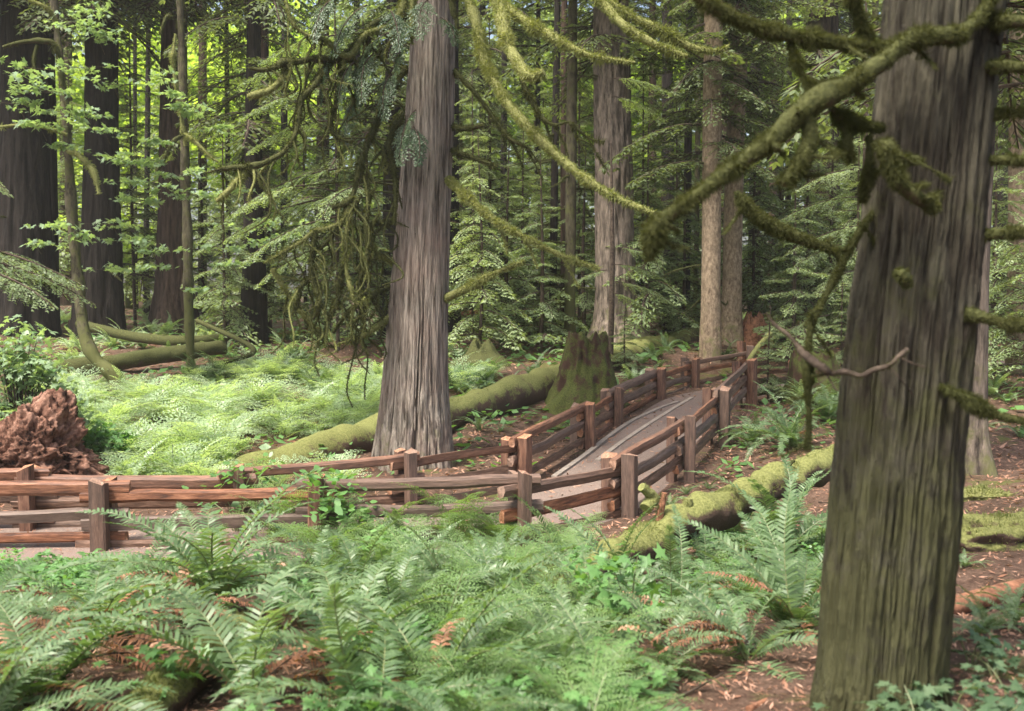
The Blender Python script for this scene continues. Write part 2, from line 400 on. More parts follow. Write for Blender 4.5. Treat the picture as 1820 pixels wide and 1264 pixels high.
def fence(label, pts, seed, group=None, side=1):
    """pts: (px, py of the post top, depth, post width px)"""
    tops = [P(p[0], p[1], p[2]) for p in pts]
    base = tops[len(tops)//2].copy(); base[2] = h1(base[0], base[1])
    root = thing('split_rail_fence', label, 'fence', base, group)
    R = np.random.default_rng(seed)
    def put(name, mb, Mx, mats):
        o = link(name, mb.mesh(name, mats), root)
        Mx = Mx.copy(); Mx[:3, 3] -= base; o.matrix_local = Matrix(Mx.tolist()); return o
    dirs = []
    for i in range(len(tops)):
        a = tops[max(i-1, 0)]; b = tops[min(i+1, len(tops)-1)]; d = (b-a)[:2]; dirs.append(d/np.linalg.norm(d))
    mids = []
    for i, (p, t) in enumerate(zip(pts, tops)):
        w = .86*p[3]*p[2]/FPX; nrm = np.array([-dirs[i][1], dirs[i][0]])*side
        gap = .17+w
        for k in (0, 1):
            c = t[:2]+nrm*gap*k; z0 = h1(*c)-.25
            zt = t[2]-(.02+.05*R.random() if k else 0); zt = max(zt, h1(*c)+.85)
            mb = beam(zt-z0, w*(1 if k == 0 else .9), w*(1+.25*R.random()), seed*100+i*2+k, False, True)
            a = np.array([c[0], c[1], z0]); Mx = np.eye(4)
            ang = math.atan2(dirs[i][1], dirs[i][0])+R.normal(0, .12)
            x = np.array([R.normal(0, .012), R.normal(0, .012), 1]); x /= np.linalg.norm(x)
            y = np.array([math.cos(ang), math.sin(ang), 0]); z = np.cross(x, y); z /= np.linalg.norm(z); y = np.cross(z, x)
            Mx[:3, 0] = x; Mx[:3, 1] = y; Mx[:3, 2] = z; Mx[:3, 3] = a
            put('post', mb, Mx, [M['post'], M['endgrain']])
        mids.append((t[:2]+nrm*gap*.5, t[2]))
    for i in range(len(mids)-1):
        (a, za), (b, zb) = mids[i], mids[i+1]
        d = (b-a)/np.linalg.norm(b-a)
        drop = .12 if i % 2 == 0 else .25
        for k in range(3):
            ext = .22+.16*R.random(); ext2 = .22+.16*R.random()
            dz = drop+.335*k+R.normal(0, .012)
            A = np.array([*(a-d*ext), za-dz]); B = np.array([*(b+d*ext2), zb-dz])
            off = np.array([-d[1], d[0]])*R.normal(0, .008); A[:2] += off; B[:2] += off
            A[2] += R.normal(0, .015); B[2] += R.normal(0, .015)
            L = np.linalg.norm(B-A)
            put('rail', beam(L, .12, .145+.045*R.random(), seed*1000+i*7+k, True), basis(A, B), [M['rail'] if k == 0 or R.random() < .18 else M['rail_grey'], M['endgrain']])
    return root
near = [(-330, 866, 13.1, 30), (175, 856, 13.3, 31), (560, 852, 13.5, 28), (931, 842, 13.8, 22), (1120, 808, 15.6, 25), (1226, 742, 18.2, 19), (1288, 690, 21.8, 19), (1337, 640, 26.5, 16), (1430, 640, 29.3, 14)]
far = [(-380, 836, 14.2, 28), (48, 831, 14.5, 26), (425, 829, 14.7, 22), (730, 803, 16.0, 21), (932, 776, 17.7, 21), (1050, 717, 21.7, 18), (1099, 690, 24.5, 15), (1176, 655, 28.5, 14), (1236, 638, 31.0, 13), (1336, 619, 33.6, 14), (1432, 612, 36.2, 12), (1560, 604, 38.5, 12)]
fence('rough split rail fence along the near side of the gravel path', near, 3)
fence('rough split rail fence along the far side of the gravel path, passing the big cedar', far, 5)

# pale boards let into the edges of the path
def edging(label, cols, seed):
    pts = np.array([on_ground(*c) for c in cols]); c = crom(pts, 40)
    c[:, 2] = np.maximum(hgt(c[:, 0], c[:, 1]), path_dist(c[:, 0], c[:, 1])[1]+.02)
    T, _, _ = frames(c); N = np.cross([0, 0, 1.], T); N /= np.linalg.norm(N, axis=1)[:, None]
    w, h = .055, .05; up = np.array([0, 0, 1.])
    ring = np.stack([c-N*w-up*.12, c+N*w-up*.12, c+N*w+up*h, c-N*w+up*h], 1); k = len(c)
    i = np.arange(k-1)[:, None]*4; j = np.arange(4)[None]; j2 = (j+1) % 4
    mb = MB().add(ring.reshape(-1, 3), np.stack([i+j, i+j2, i+4+j2, i+4+j], -1).reshape(-1, 4))
    mb.add(ring[0, ::-1], [[0, 1, 2, 3]]); mb.add(ring[-1], [[0, 1, 2, 3]])
    o = link('path_edging', mb.mesh('path_edging', M['pale_board'], c[0]), None, c[0])
    tag(o, label, 'edging board')
edging('pale weathered board curving along the path foot of the far fence', [(985, 852), (1040, 815), (1080, 782), (1120, 755), (1165, 733), (1205, 718)], 1)
edging('thin pale board lying along the gravel beside the curving edge board', [(1062, 825), (1110, 789), (1165, 752), (1230, 712)], 2)

# ------------------------------------------------------------------ logs, stumps, roots
def log(label, rows, seed, mat='moss_log', strand='strand', n=40, cat='log', name='fallen_log', fz=5000, amp=.10, ln=.05, end=True, group=None):
    """rows: (px, py of the axis, depth, thickness px)"""
    pts = np.array([P(a, b, Y) for a, b, Y, t in rows]); r = np.array([t*.5*Y/FPX for a, b, Y, t in rows])
    base = pts[0].copy(); base[2] -= r[0]
    mb = MB(); p, rr = tube(mb, pts, r, n, max(60, len(rows)*24), amp, 2.2/max(r.mean(), .05)*.3, seed)
    mats = [M[mat], M[strand]]
    if fz: fuzz(mb, p, rr, fz, ln, ln*.22, .3, seed, 1, up=.0)
    o = link(name, mb.mesh(name, mats, tuple(base), False), None, base)
    for pl in o.data.polygons:
        if len(pl.vertices) == 4: pl.use_smooth = True
    return tag(o, label, cat, group)
log('long moss covered fallen log lying behind the big cedar, rising to the right', [(330, 872, 18.2, 72), (470, 838, 19.3, 74), (650, 785, 21.5, 72), (850, 722, 25.0, 62), (985, 680, 28.2, 56), (1120, 632, 33.5, 46), (1245, 600, 38.5, 42)], 11, fz=14000, ln=.045, amp=.34)
log('thick mossy log slanting up through the ferns from the near fence to the right tree', [(1010, 1045, 9.0, 50), (1095, 985, 9.8, 66), (1180, 948, 10.4, 70), (1290, 898, 11.2, 64), (1400, 853, 12.2, 60), (1520, 806, 13.4, 58), (1640, 772, 15.0, 50)], 12, fz=11000, ln=.035, amp=.50)
log('short mossy log end poking out of the ferns at the lower left', [(215, 1300, 4.9, 80), (310, 1215, 5.5, 84), (420, 1130, 6.6, 74)], 13, fz=12000, ln=.035, amp=.18)
log('barkless red log lying on the slope right of the near tree', [(1560, 1118, 7.2, 36), (1670, 1085, 7.6, 34), (1760, 1059, 8.0, 33), (1900, 1026, 8.6, 32)], 14, 'wet_log', fz=0, amp=.05)
log('mossy log lying in front of the huge dark firs at the left', [(140, 576, 36.5, 16), (240, 599, 35, 18), (330, 606, 34.2, 18), (420, 598, 35, 14)], 15, 'moss_dark', fz=3000, n=20)  # darker moss colour stands in for the shadow over this log
log('thicker brown log with mossy top lying behind the leaning maple', [(20, 668, 29.5, 34), (140, 654, 30, 33), (260, 637, 31, 31), (400, 617, 32.5, 24)], 16, 'moss_dark', fz=4000, n=24, amp=.3)  # dark moss here too, shade put into the colour
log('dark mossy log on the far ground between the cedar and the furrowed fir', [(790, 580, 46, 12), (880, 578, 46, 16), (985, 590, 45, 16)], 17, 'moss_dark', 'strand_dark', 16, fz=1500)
log('broken reddish log lying farther off above the dark mossy log', [(800, 556, 54, 18), (900, 560, 53, 17), (1000, 556, 54, 14)], 18, 'wet_log', n=16, fz=0, amp=.2)
log('thin pale dead trunk lying left of the cedar among brown twigs', [(440, 607, 36, 7), (510, 594, 38, 9), (580, 582, 40, 8)], 19, 'wet_log', n=10, fz=0)
log('orange barkless log beyond the bend of the path', [(1470, 613, 36.8, 13), (1530, 611, 37.5, 13), (1600, 609, 38.2, 12)], 20, 'wet_log', n=14, fz=0)
log('broken mossy pole leaning against the fence bend', [(1322, 655, 31.0, 8), (1345, 620, 32.0, 9), (1370, 592, 32.6, 9)], 24, 'moss', n=10, fz=700, cat='branch', name='fallen_branch')
log('mossy pole leaning down across the dead trunk at the left', [(400, 645, 29.5, 8), (450, 620, 31, 9), (350, 570, 33.0, 8)][::-1], 26, 'moss_dark', 'strand_dark', 10, fz=500, cat='branch', name='fallen_branch')
log('bare broken stick lying on the dark soil at the lower right', [(1330, 1262, 5.1, 14), (1380, 1240, 5.3, 15), (1432, 1212, 5.6, 13)], 27, 'wet_log', n=10, fz=0, cat='stick', name='fallen_stick')

def stump(name, label, rows, seed, mats, n=72, jag=.35, cat='stump', amp=.14, fz=0, open_top=True, lob=5):
    """rows bottom to top: (px left, px right, py) at the ground depth of the first row"""
    Y = on_ground((rows[0][0]+rows[0][1])/2, rows[0][2])[1]
    C = np.array([P((a+b)/2, y, Y) for a, b, y in rows]); r = np.array([(b-a)*.5*Y/FPX for a, b, y in rows])
    C = np.vstack([C[0]-[0, 0, .5], C]); r = np.r_[r[0]*1.15, r]
    k = 44; cr = crom(np.c_[C, r], k); th = np.linspace(0, 2*PI, n, endpoint=False)
    t = np.linspace(0, 1, k)[:, None]
    V = np.zeros((k, n, 3)); base = C[1].copy()
    fl = 1+(.16*np.cos(lob*th+1+seed)+.10*np.cos(3*th+seed*2.))[None]*(1-t)**1.2
    q = np.stack([np.cos(th)[None]*np.ones((k, 1))*2.2, np.sin(th)[None]*np.ones((k, 1))*2.2, np.repeat(cr[:, 2:3]*.7, n, 1)], -1).reshape(-1, 3)
    dd = (1-np.abs(2*fbm(q*1.5, seed, 3)-1)).reshape(k, n)
    rr = cr[:, 3:4]*fl*(1+amp*(dd-.6)*2)
    V[:, :, 0] = cr[:, :1]+np.cos(th)*rr; V[:, :, 1] = cr[:, 1:2]+np.sin(th)*rr; V[:, :, 2] = cr[:, 2:3]
    if jag:
        e = fbm(np.stack([np.cos(th)*2.6, np.sin(th)*2.6, th*0+seed], 1), seed+3, 3)
        V[:, :, 2] -= (np.clip((e-.35)*2.2, 0, 1)*jag)[None]*t**3
    i = np.arange(k-1)[:, None]*n; j = np.arange(n)[None]; j2 = (j+1) % n
    mb = MB().add(V.reshape(-1, 3), np.stack([i+j, i+j2, i+n+j2, i+n+j], -1).reshape(-1, 4))
    inner = V[-1].copy(); c0 = inner.mean(0); a1 = c0+(inner-c0)*.72; a1[:, 2] -= .05; a2 = c0+(inner-c0)*.5; a2[:, 2] = inner[:, 2].min()-.25
    W = np.vstack([V[-1], a1, a2]); i = np.array([0, n])[:, None]
    mb.add(W, np.stack([i+j, i+j2, i+n+j2, i+n+j], -1).reshape(-1, 4)); mb.add(a2, [list(range(n))])
    if fz:
        fuzz(mb, cr[:, :3], cr[:, 3]*1.08, fz, .05, .013, .8, seed, 1)
    o = link(name, mb.mesh(name, mats, tuple(base), True), None, base)
    return tag(o, label, cat)
stump('tree_stump', 'tall broken stump, mossy below and rotten red on top, beside the far fence', [(968, 1104, 722), (992, 1092, 690), (1003, 1082, 650), (1010, 1077, 618), (1014, 1072, 588)], 4, [M['moss_stump'], M['strand']], fz=1500, jag=.38, amp=.30)
stump('tree_stump', 'squat moss covered stump at the right end of the near fence', [(1385, 1520, 712), (1402, 1498, 680), (1408, 1482, 640), (1411, 1478, 622)], 6, [M['moss_stump'], M['strand_dark']], fz=1200, jag=.2)
stump('tree_stump', 'small dark stump smothered in moss on the far ground between cedar and tall stump', [(815, 905, 648), (832, 885, 628), (838, 876, 612), (846, 868, 600)], 8, [M['moss_dark'], M['strand']], n=40, fz=1500, jag=.5, amp=.3)
stump('tree_stump', 'crumbling reddish stump behind the bend of the fence, beside the pale fir', [(1310, 1372, 612), (1318, 1365, 590), (1325, 1360, 566), (1330, 1352, 552)], 9, [M['wet_log'], M['strand']], n=40, fz=300, jag=.8, amp=.3)

def blob(name, label, cat, c, rad, seed, mats, amp=.35, fr=1.2, nu=96, nv=64, shape=None, fz=0, ln=.04, ridged=True):
    u = np.linspace(0, 2*PI, nu, endpoint=False); v = np.linspace(.02, PI-.02, nv)
    D = np.stack([np.sin(v)[:, None]*np.cos(u), np.sin(v)[:, None]*np.sin(u), np.cos(v)[:, None]*np.ones(nu)], -1).reshape(-1, 3)
    q = D*fr*2+seed*3.7
    e = fbm(q, seed, 5, .55); e2 = 1-np.abs(2*fbm(q*1.9, seed+9, 4, .6)-1)
    s = 1+amp*((e-.5)*2+((e2-.6)*.8 if ridged else 0))
    if shape is not None: s = s*shape(D)
    V = c+D*np.asarray(rad)*s[:, None]
    i = np.arange(nv-1)[:, None]*nu; j = np.arange(nu)[None]; j2 = (j+1) % nu
    mb = MB().add(V, np.stack([i+j, i+nu+j, i+nu+j2, i+j2], -1).reshape(-1, 4))
    mb.add(V[:nu], [list(range(nu))]); mb.add(V[-nu:][::-1], [list(range(nu))])
    if fz:
        R = np.random.default_rng(seed); k = R.integers(0, len(V), fz); k = k[D[k, 2] > -.1]
        b = V[k]+R.normal(0, .012, (len(k), 3)); d = D[k]*.7+R.normal(0, .4, (len(k), 3)); d[:, 2] += .3; d /= np.linalg.norm(d, axis=1)[:, None]
        sd = np.cross(d, R.normal(0, 1, d.shape)); sd /= np.linalg.norm(sd, axis=1)[:, None]; l = (ln*(.5+R.random(len(k))))[:, None]
        W = np.stack([b-sd*l*.16, b+sd*l*.16, b+d*l+sd*l*.05, b+d*l-sd*l*.05], 1).reshape(-1, 3)
        mb.add(W, np.arange(len(k))[:, None]*4+np.arange(4)[None], 1)
    return mb
rc = P(50, 800, 17.2); rbase = np.array([rc[0], rc[1], h1(rc[0], rc[1])])
root = thing('root_mass', 'torn up reddish brown root mass behind the fence at the far left', 'root mass', rbase)
def rshape(D):
    az = D[:, 0]; up = D[:, 2]
    return 1+.42*np.exp(-((az-.38)**2*7+(up-.85)**2*9))+.25*np.exp(-((az-.85)**2*10+(up+.35)**2*8))-.14*np.exp(-((az+.35)**2*8+(up-.75)**2*6))
part('root_plate', blob('r', '', '', np.array([rc[0], rc[1], rbase[2]+.55]), (.90, .6, .82), 21, None, .46, 1.9, 280, 190, rshape), M['root'], root, True)
R = np.random.default_rng(5)
for k in range(44):
    a = R.uniform(-1.0, 1.0); z = R.uniform(-.1, 1.1); s = np.array([rc[0]+a*.9, rc[1]-.45+R.uniform(0, .3), rbase[2]+.2+z*.75])
    d = np.array([a*.5+R.normal(0, .3), -.25, R.normal(-.1, .45)]); pts = [s, s+d*.22+R.normal(0, .03, 3), s+d*.5+R.normal(0, .07, 3)+[0, 0, -.08]]
    mb = MB(); tube(mb, pts, [R.uniform(.02, .05), .022, .006], 7, 12, .2, 8, k)
    part('root', mb, M['root'], root, True)

def moss_lump(px, py, rx, ry, rz, seed, label, name='moss_mound', mats=None, fz=2500):
    g = on_ground(px, py); mb = blob('m', '', '', g, (rx, ry, rz), seed, None, .5, 1.6, 72, 44, None, fz, .035, False)
    o = link(name, mb.mesh(name, mats or [M['moss'], M['strand']], tuple(g), True), None, g)
    tag(o, label, 'moss')
moss_lump(975, 760, .32, .3, .16, 31, 'bright green moss lump on the bare slope between tall stump and far fence')
moss_lump(975, 1062, .34, .35, .26, 32, 'yellow moss mound among the ferns in the middle foreground')
moss_lump(1775, 965, .85, .38, .26, 33, 'low mossy hump on the red slope right of the near tree', fz=2200, mats=[M['moss_log'], M['strand']])
moss_lump(1745, 885, .4, .22, .13, 34, 'small flat moss patch below the far right fir')
moss_lump(430, 1145, .28, .25, .16, 35, 'dark moss cushion above the short log at lower left', fz=2500, mats=[M['moss_dark'], M['strand_dark']])

def stub(label, rows, seed, mat, strand, name='branch_stub'):
    log(label, rows, seed, mat, strand, 12, 'branch', name, 500, .25, .025)
stub('mossy broken stick poking up at the near end of the thick log', [(1148, 905, 10.3, 24), (1160, 885, 10.4, 22), (1140, 866, 10.3, 16)], 61, 'moss', 'strand')
stub('bare brown snag standing on the thick mossy log', [(1172, 925, 10.3, 15), (1176, 900, 10.3, 13), (1181, 876, 10.3, 10)], 62, 'wet_log', 'strand_dark')
stub('short mossy knob standing up from the thick log', [(1222, 925, 10.6, 20), (1222, 900, 10.6, 18), (1224, 886, 10.6, 14)], 63, 'moss', 'strand')
stub('small dark snag on the upper side of the thick mossy log', [(1398, 850, 12.1, 12), (1402, 828, 12.1, 9), (1412, 818, 12.1, 6)], 64, 'moss_dark', 'strand_dark')

# ------------------------------------------------------------------ trunks
def trunk_mb(C, r, n=56, k=90, furrow=.06, ffr=3.0, zst=.22, seed=0, flare=.25, lob=5, cleft=None, lump=.04):
    """C: axis points from the ground up; r: radii"""
    cr = crom(np.c_[C, r], 400); z = cr[:, 2]
    t = np.linspace(0, 1, k)**1.25; cr = np.stack([np.interp(t, np.linspace(0, 1, 400), cr[:, a]) for a in range(4)], 1)
    th = np.linspace(0, 2*PI, n, endpoint=False)
    hz = (cr[:, 2]-cr[0, 2])[:, None]; r0 = r[1] if len(r) > 1 else r[0]
    rad = cr[:, 3:4]; ct, st = np.cos(th)[None], np.sin(th)[None]
    q = np.stack([ct*rad*ffr*2, st*rad*ffr*2, np.repeat((cr[:, 2]*zst*ffr)[:, None], n, 1)], -1).reshape(-1, 3)
    ri = (1-np.abs(2*fbm(q, seed, 4, .6)-1)).reshape(k, n)
    q2 = np.stack([ct*1.3*np.ones((k, 1)), st*1.3*np.ones((k, 1)), np.repeat((cr[:, 2]*.35)[:, None], n, 1)], -1).reshape(-1, 3)
    lo = fbm(q2, seed+40, 3).reshape(k, n)-.5
    rr = rad*(1+furrow*(ri-.65)*2+lump*2*lo)
    lobes = np.cos(lob*th+seed)*.5+np.cos((lob-2)*th+seed*1.7)*.3
    rr = rr*(1+flare*np.exp(-hz/(r0*1.6))*(.35+lobes[None]*.8))
    if cleft:
        for a0, wd, dp, hh in cleft:
            d = np.angle(np.exp(1j*(th[None]-a0-.06*np.sin(hz*.9+a0))))
            rr = rr*(1-dp*np.exp(-(d/wd)**2)*np.exp(-(hz/hh)**2))
    V = np.stack([cr[:, :1]+ct*rr, cr[:, 1:2]+st*rr, np.repeat(cr[:, 2:3], n, 1)], -1)
    i = np.arange(k-1)[:, None]*n; j = np.arange(n)[None]; j2 = (j+1) % n
    mb = MB().add(V.reshape(-1, 3), np.stack([i+j, i+j2, i+n+j2, i+n+j], -1).reshape(-1, 4))
    mb.add(V[-1], [list(range(n))]); return mb
def strips(mb, C, r, count, z0, z1, ln, wd, off, seed, m=0):
    """fibrous strips of bark standing a little proud of the trunk"""
    R = np.random.default_rng(seed); cr = crom(np.c_[C, r], 300); k = 9
    for _ in range(count):
        L = ln*R.uniform(.25, 1.2); za = R.uniform(z0, z1); a0 = R.random()*2*PI; w = wd*R.uniform(.4, 1.3); o = off*R.uniform(-.3, 1.)
        z = np.linspace(za, za+L, k); c = np.stack([np.interp(z, cr[:, 2], cr[:, q]) for q in range(4)], 1)
        t = np.linspace(0, 1, k); a = a0+np.cumsum(R.normal(0, .012, k)); rr = c[:, 3]*(1+o)+(.012 if R.random() < .12 else 0)*np.maximum(0, (t-.7)*3 if R.random() < .5 else (.3-t)*3)
        h = np.sin(PI*np.clip(t*.94+.03, 0, 1))**.5*w*.5; da = h/c[:, 3]
        e = lambda s, d: np.stack([c[:, 0]+np.cos(a+s*da)*(rr-d), c[:, 1]+np.sin(a+s*da)*(rr-d), z], 1)
        V = np.stack([e(-1, w*.8), e(-.8, 0), e(.8, 0), e(1, w*.8)], 1).reshape(-1, 3)
        i = np.arange(k-1)[:, None]*4; f = np.concatenate([i+np.array([[j, j+1, j+5, j+4]]) for j in range(3)])
        mb.add(V, f, m)
def px_axis(rows, Y, ztop, rtop=.6):
    C = [P((a+b)/2, y, Y) for a, b, y in rows]; r = [(b-a)*.5*Y/FPX for a, b, y in rows]
    b0 = C[0].copy(); g = h1(b0[0], b0[1]); b0[2] = min(g, b0[2])-.4
    C = [b0]+C; r = [r[0]*1.04]+r
    d = (C[-1]-C[2 if len(C) > 3 else 1])/max(C[-1][2]-C[2 if len(C) > 3 else 1][2], .1)
    if ztop > C[-1][2]+1:
        for f in (.33, .66, 1.):
            h = (ztop-C[-1][2]); 
            C.append(C[len(rows)]+d*(ztop-C[len(rows)][2])*f); r.append(r[len(rows)]*(1-f*(1-rtop)))
    return np.array(C), np.array(r), np.array([C[1][0], C[1][1], g])

# ------------------------------------------------------------------ foliage sprays and crowns
def spray(L, seed, leaf=.11, lw=.04, ntw=14, droop=.35, width=.42, m=0, lift=.12, wood=1, stems=True, sp=1.5):
    R = np.random.default_rng(seed); mb = MB()
    def cen(t): return np.stack([L*t, .06*L*np.sin(t*3+seed), L*(lift*t-droop*t*t)], -1)
    vs = []
    twm = []
    for side in (-1, 1):
        for k in range(ntw):
            t0 = .10+.88*(k+R.random()*.7)/ntw; b = cen(np.array(t0))
            l = width*L*(1-t0)**.75*min(1., t0*4+.25)*(.6+.6*R.random())+leaf*.6
            a = side*math.radians(R.uniform(42, 68)); d = np.array([math.cos(a), math.sin(a), 0.])
            tang = cen(np.array(min(t0+.02, 1.)))-b; d[2] = tang[2]/max(tang[0], .01)*.7+R.normal(0, .10)
            nl = max(3, int(l/leaf*sp)); s = (np.arange(nl)+.5)/nl
            pts = b+d*l*s[:, None]; pts[:, 2] -= .30*l*s*s+R.random()*.05*l
            twm.append((b, pts[-1]))
            for sd in (-1, 1):
                aa = a+sd*math.radians(48)+R.normal(0, .2, nl)
                dd = np.stack([np.cos(aa), np.sin(aa), R.normal(-.18, .22, nl)+d[2]*.5], 1)
                ll = leaf*(1.05-.5*s)*(.7+.6*R.random(nl)); pw = np.stack([-np.sin(aa), np.cos(aa), R.normal(0, .35, nl)], 1)*lw*.5*(.7+.6*R.random(nl))[:, None]
                mid = pts+dd*(ll*.45)[:, None]; tip = pts+dd*ll[:, None]; tip[:, 2] -= .15*ll
                vs.append(np.stack([pts, mid-pw, tip, mid+pw], 1).reshape(-1, 3))
            aa = a; tip = pts[-1]+d*leaf*.8; pw = np.array([-math.sin(a), math.cos(a), 0])*lw*.5
            vs.append(np.stack([pts[-1], (pts[-1]+tip)/2-pw, tip, (pts[-1]+tip)/2+pw]))
    V = np.concatenate(vs); mb.add(V, np.arange(len(V)).reshape(-1, 4), m)
    if stems:
        t = np.linspace(0, 1, 7); tube(mb, cen(t), np.linspace(.012*L**.5+.004, .004, 7), 5, 9, m=wood)
        a = np.array([x[0] for x in twm]); b = np.array([x[1] for x in twm]); w = np.array([0, 0, .006])
        W = np.stack([a-w, b-w*.4, b+w*.4, a+w], 1).reshape(-1, 3); mb.add(W, np.arange(len(a))[:, None]*4+np.arange(4)[None], wood)
    return mb
def crown_mb(z0, z1, nb, L0, L1, seed, leaf=.16, lw=.06, droop=.35, ntw=11, inner=.0, sides=None):
    R = np.random.default_rng(seed); mb = MB()
    protos = [spray(1., seed*10+i, leaf/((L0+L1)/2), lw/((L0+L1)/2), ntw, droop*R.uniform(.6, 1.4), R.uniform(.36, .5), stems=True) for i in range(4)]
    for k in range(nb):
        u = (k+R.random())/nb; z = z0+(z1-z0)*u; L = (L0*(1-u)+L1*u)*R.uniform(.65, 1.15)
        az = k*2.399+R.normal(0, .4)
        mb.merge(protos[R.integers(0, 4)], xf((math.cos(az)*inner, math.sin(az)*inner, z), az, R.normal(-.05, .14), L))
    return mb
CR = {}
def crown_mesh(kind):
    if kind not in CR:
        z0, z1, nb, L0, L1, seed, leaf, lw, droop, mat = {
            'tall_a': (9, 30, 70, 4.6, 1.6, 61, .20, .075, .45, 'hemlock'), 'tall_b': (7, 26, 64, 4.0, 1.2, 62, .19, .07, .5, 'hemlock'), 'near': (8.0, 18, 54, 3.6, 1.4, 69, .10, .036, .35, 'cedar_leaf'), 'cedar': (11.5, 32, 110, 6.0, 2.2, 70, .17, .066, .45, 'cedar_leaf'),
            'tall_c': (11, 33, 74, 5.0, 2., 63, .21, .08, .4, 'hemlock'),
            'dense': (9, 34, 120, 6.4, 2.4, 68, .24, .095, .45, 'hemlock'), 'young_a': (.9, 9, 52, 2.3, .5, 64, .15, .055, .42, 'hemlock_pale'), 'young_b': (1.4, 12, 62, 2.8, .6, 65, .16, .06, .5, 'hemlock_pale'),  # dense: boughs lengthened and thickened to shade the left firs
            'young_c': (.5, 6, 40, 1.7, .3, 66, .12, .048, .35, 'hemlock_pale'), 'young_d': (2.2, 14, 64, 3.1, .7, 67, .18, .065, .38, 'hemlock')}[kind]
        CR[kind] = crown_mb(z0, z1, nb, L0, L1, seed, leaf, lw, droop, 11 if kind.startswith('young') else 15).mesh('crown', [M[mat], M['twig']])
    return CR[kind]
TREES = 0
def tree(name, label, rows, Y=None, ztop=26, mat='fir_shaded', crown='tall_a', cs=1., group=None, rtop=.55, n=48, k=80, furrow=.10, ffr=2.6, flare=.35, moss=0, twigs=0, cat='tree', lump=.04, zst=.22, cz=0., crz=None):
    global TREES; TREES += 1; seed = TREES*13+1
    if Y is None: Y = on_ground((rows[0][0]+rows[0][1])/2, rows[0][2])[1]
    C, r, base = px_axis(rows, Y, ztop, rtop)
    root = thing(name, label, cat, base, group)
    part('trunk', trunk_mb(C, r, n, k, furrow, ffr, zst, seed, flare, 5, None, lump), M[mat], root, True)
    R = np.random.default_rng(seed)
    if crown:
        o = link('crown', crown_mesh(crown), root, (C[-1][0]*.5+C[1][0]*.5-base[0], C[-1][1]*.5+C[1][1]*.5-base[1], cz)); o.scale = (cs,)*3; o.rotation_euler.z = R.random()*6.28 if crz is None else crz
    for q in range(twigs):                                     # dead, mossy stubs low on the trunk
        u = R.random(); z = base[2]+1.5+u*8.5; kk = int(np.argmin(np.abs(C[:, 2]-z))); c = np.array([np.interp(z, C[:, 2], C[:, a]) for a in range(3)])
        az = R.uniform(0, 2*PI); L = R.uniform(.7, 2.8); d = np.array([math.cos(az), math.sin(az), 0.])
        sl = R.uniform(-.5, .2)
        pts = [c+d*.05, c+d*L*.35+[0, 0, sl*.2*L], c+d*L*.7+R.normal(0, .08, 3)+[0, 0, sl*.6*L], c+d*L+R.normal(0, .12, 3)+[0, 0, sl*L]]
        mb = MB(); p, rr = tube(mb, pts, [.035, .028, .022, .008], 6, 16, .25, 6, q)
        fuzz(mb, p, rr, int(260*L), .05, .014, 1.0, seed+q, 1)
        part('branch', mb, [M['moss_dark'], M['strand_dark']], root, True)
    return root, C, r

G = None
tree('fir_tree', 'huge dark fir trunk at the left edge, widest of the dark trunks', [(-2, 96, 590), (2, 88, 470), (5, 82, 300), (8, 78, 150), (8, 76, 0)], None, 30, 'fir_shaded', 'dense', 1.15, n=90, k=130, furrow=.16, ffr=2.2, twigs=3, cz=3)
tree('fir_tree', 'dark fir trunk flared at the foot, second large trunk from the left edge', [(138, 216, 560), (148, 212, 430), (154, 207, 250), (156, 206, 60), (158, 205, 0)], 41, 30, 'fir_shaded', 'dense', 1.1, n=80, k=120, furrow=.16, ffr=2.2, twigs=2, cz=3.5)
tree('fir_tree', 'reddish brown fir trunk with a slim mossy trunk pressed against its right side', [(268, 352, 590), (280, 338, 500), (285, 334, 300), (288, 330, 100), (289, 329, 0)], None, 28, 'fir_red', 'dense', 1.0, n=70, k=110, furrow=.15, ffr=2.4, twigs=3, cz=5)
tree('fir_tree', 'dark straight fir trunk between the reddish fir and the hanging mossy branches', [(425, 476, 612), (431, 473, 520), (434, 468, 400), (437, 464, 200), (440, 462, 0)], None, 26, 'fir_shaded', 'tall_b', 1.0, n=60, k=100, furrow=.12, twigs=6)
tree('fir_tree', 'slim brown trunk half hidden behind the dark straight fir', [(452, 482, 590), (456, 480, 400), (458, 478, 200), (460, 477, 0)], 41, 26, 'fir_red', None, n=32, k=60, twigs=3)
tree('fir_tree', 'tall fir with rugged furrowed bark standing behind the broken stump', [(1046, 1162, 612), (1060, 1132, 560), (1062, 1127, 450), (1060, 1122, 300), (1058, 1117, 120), (1058, 1114, 0)], None, 32, 'fir_mid', 'tall_a', 1.1, n=110, k=190, furrow=.16, ffr=3.0, zst=.28, twigs=5, flare=.12)
tree('fir_tree', 'straight brown fir trunk rising behind the far fence, left of the paler fir', [(1243, 1282, 638), (1247, 1280, 500), (1249, 1282, 250), (1252, 1284, 60), (1253, 1284, 0)], None, 28, 'fir_pale', 'tall_b', .9, n=48, k=90, furrow=.05, flare=.2, twigs=4)
tree('fir_tree', 'pale fir trunk leaning slightly right with a mossy foot behind the fence bend', [(1276, 1322, 612), (1283, 1318, 540), (1288, 1320, 350), (1297, 1326, 150), (1304, 1332, 0)], None, 28, 'fir_pale', 'tall_a', .9, n=48, k=90, furrow=.05, flare=.35, twigs=4)
tree('fir_tree', 'broad dark trunk far behind the mossy drooping branch, left of the near tree', [(1425, 1495, 560), (1432, 1490, 400), (1434, 1488, 200), (1436, 1486, 0)], 50, 32, 'fir_red', 'tall_c', 1.2, n=60, k=80, furrow=.14, twigs=6)
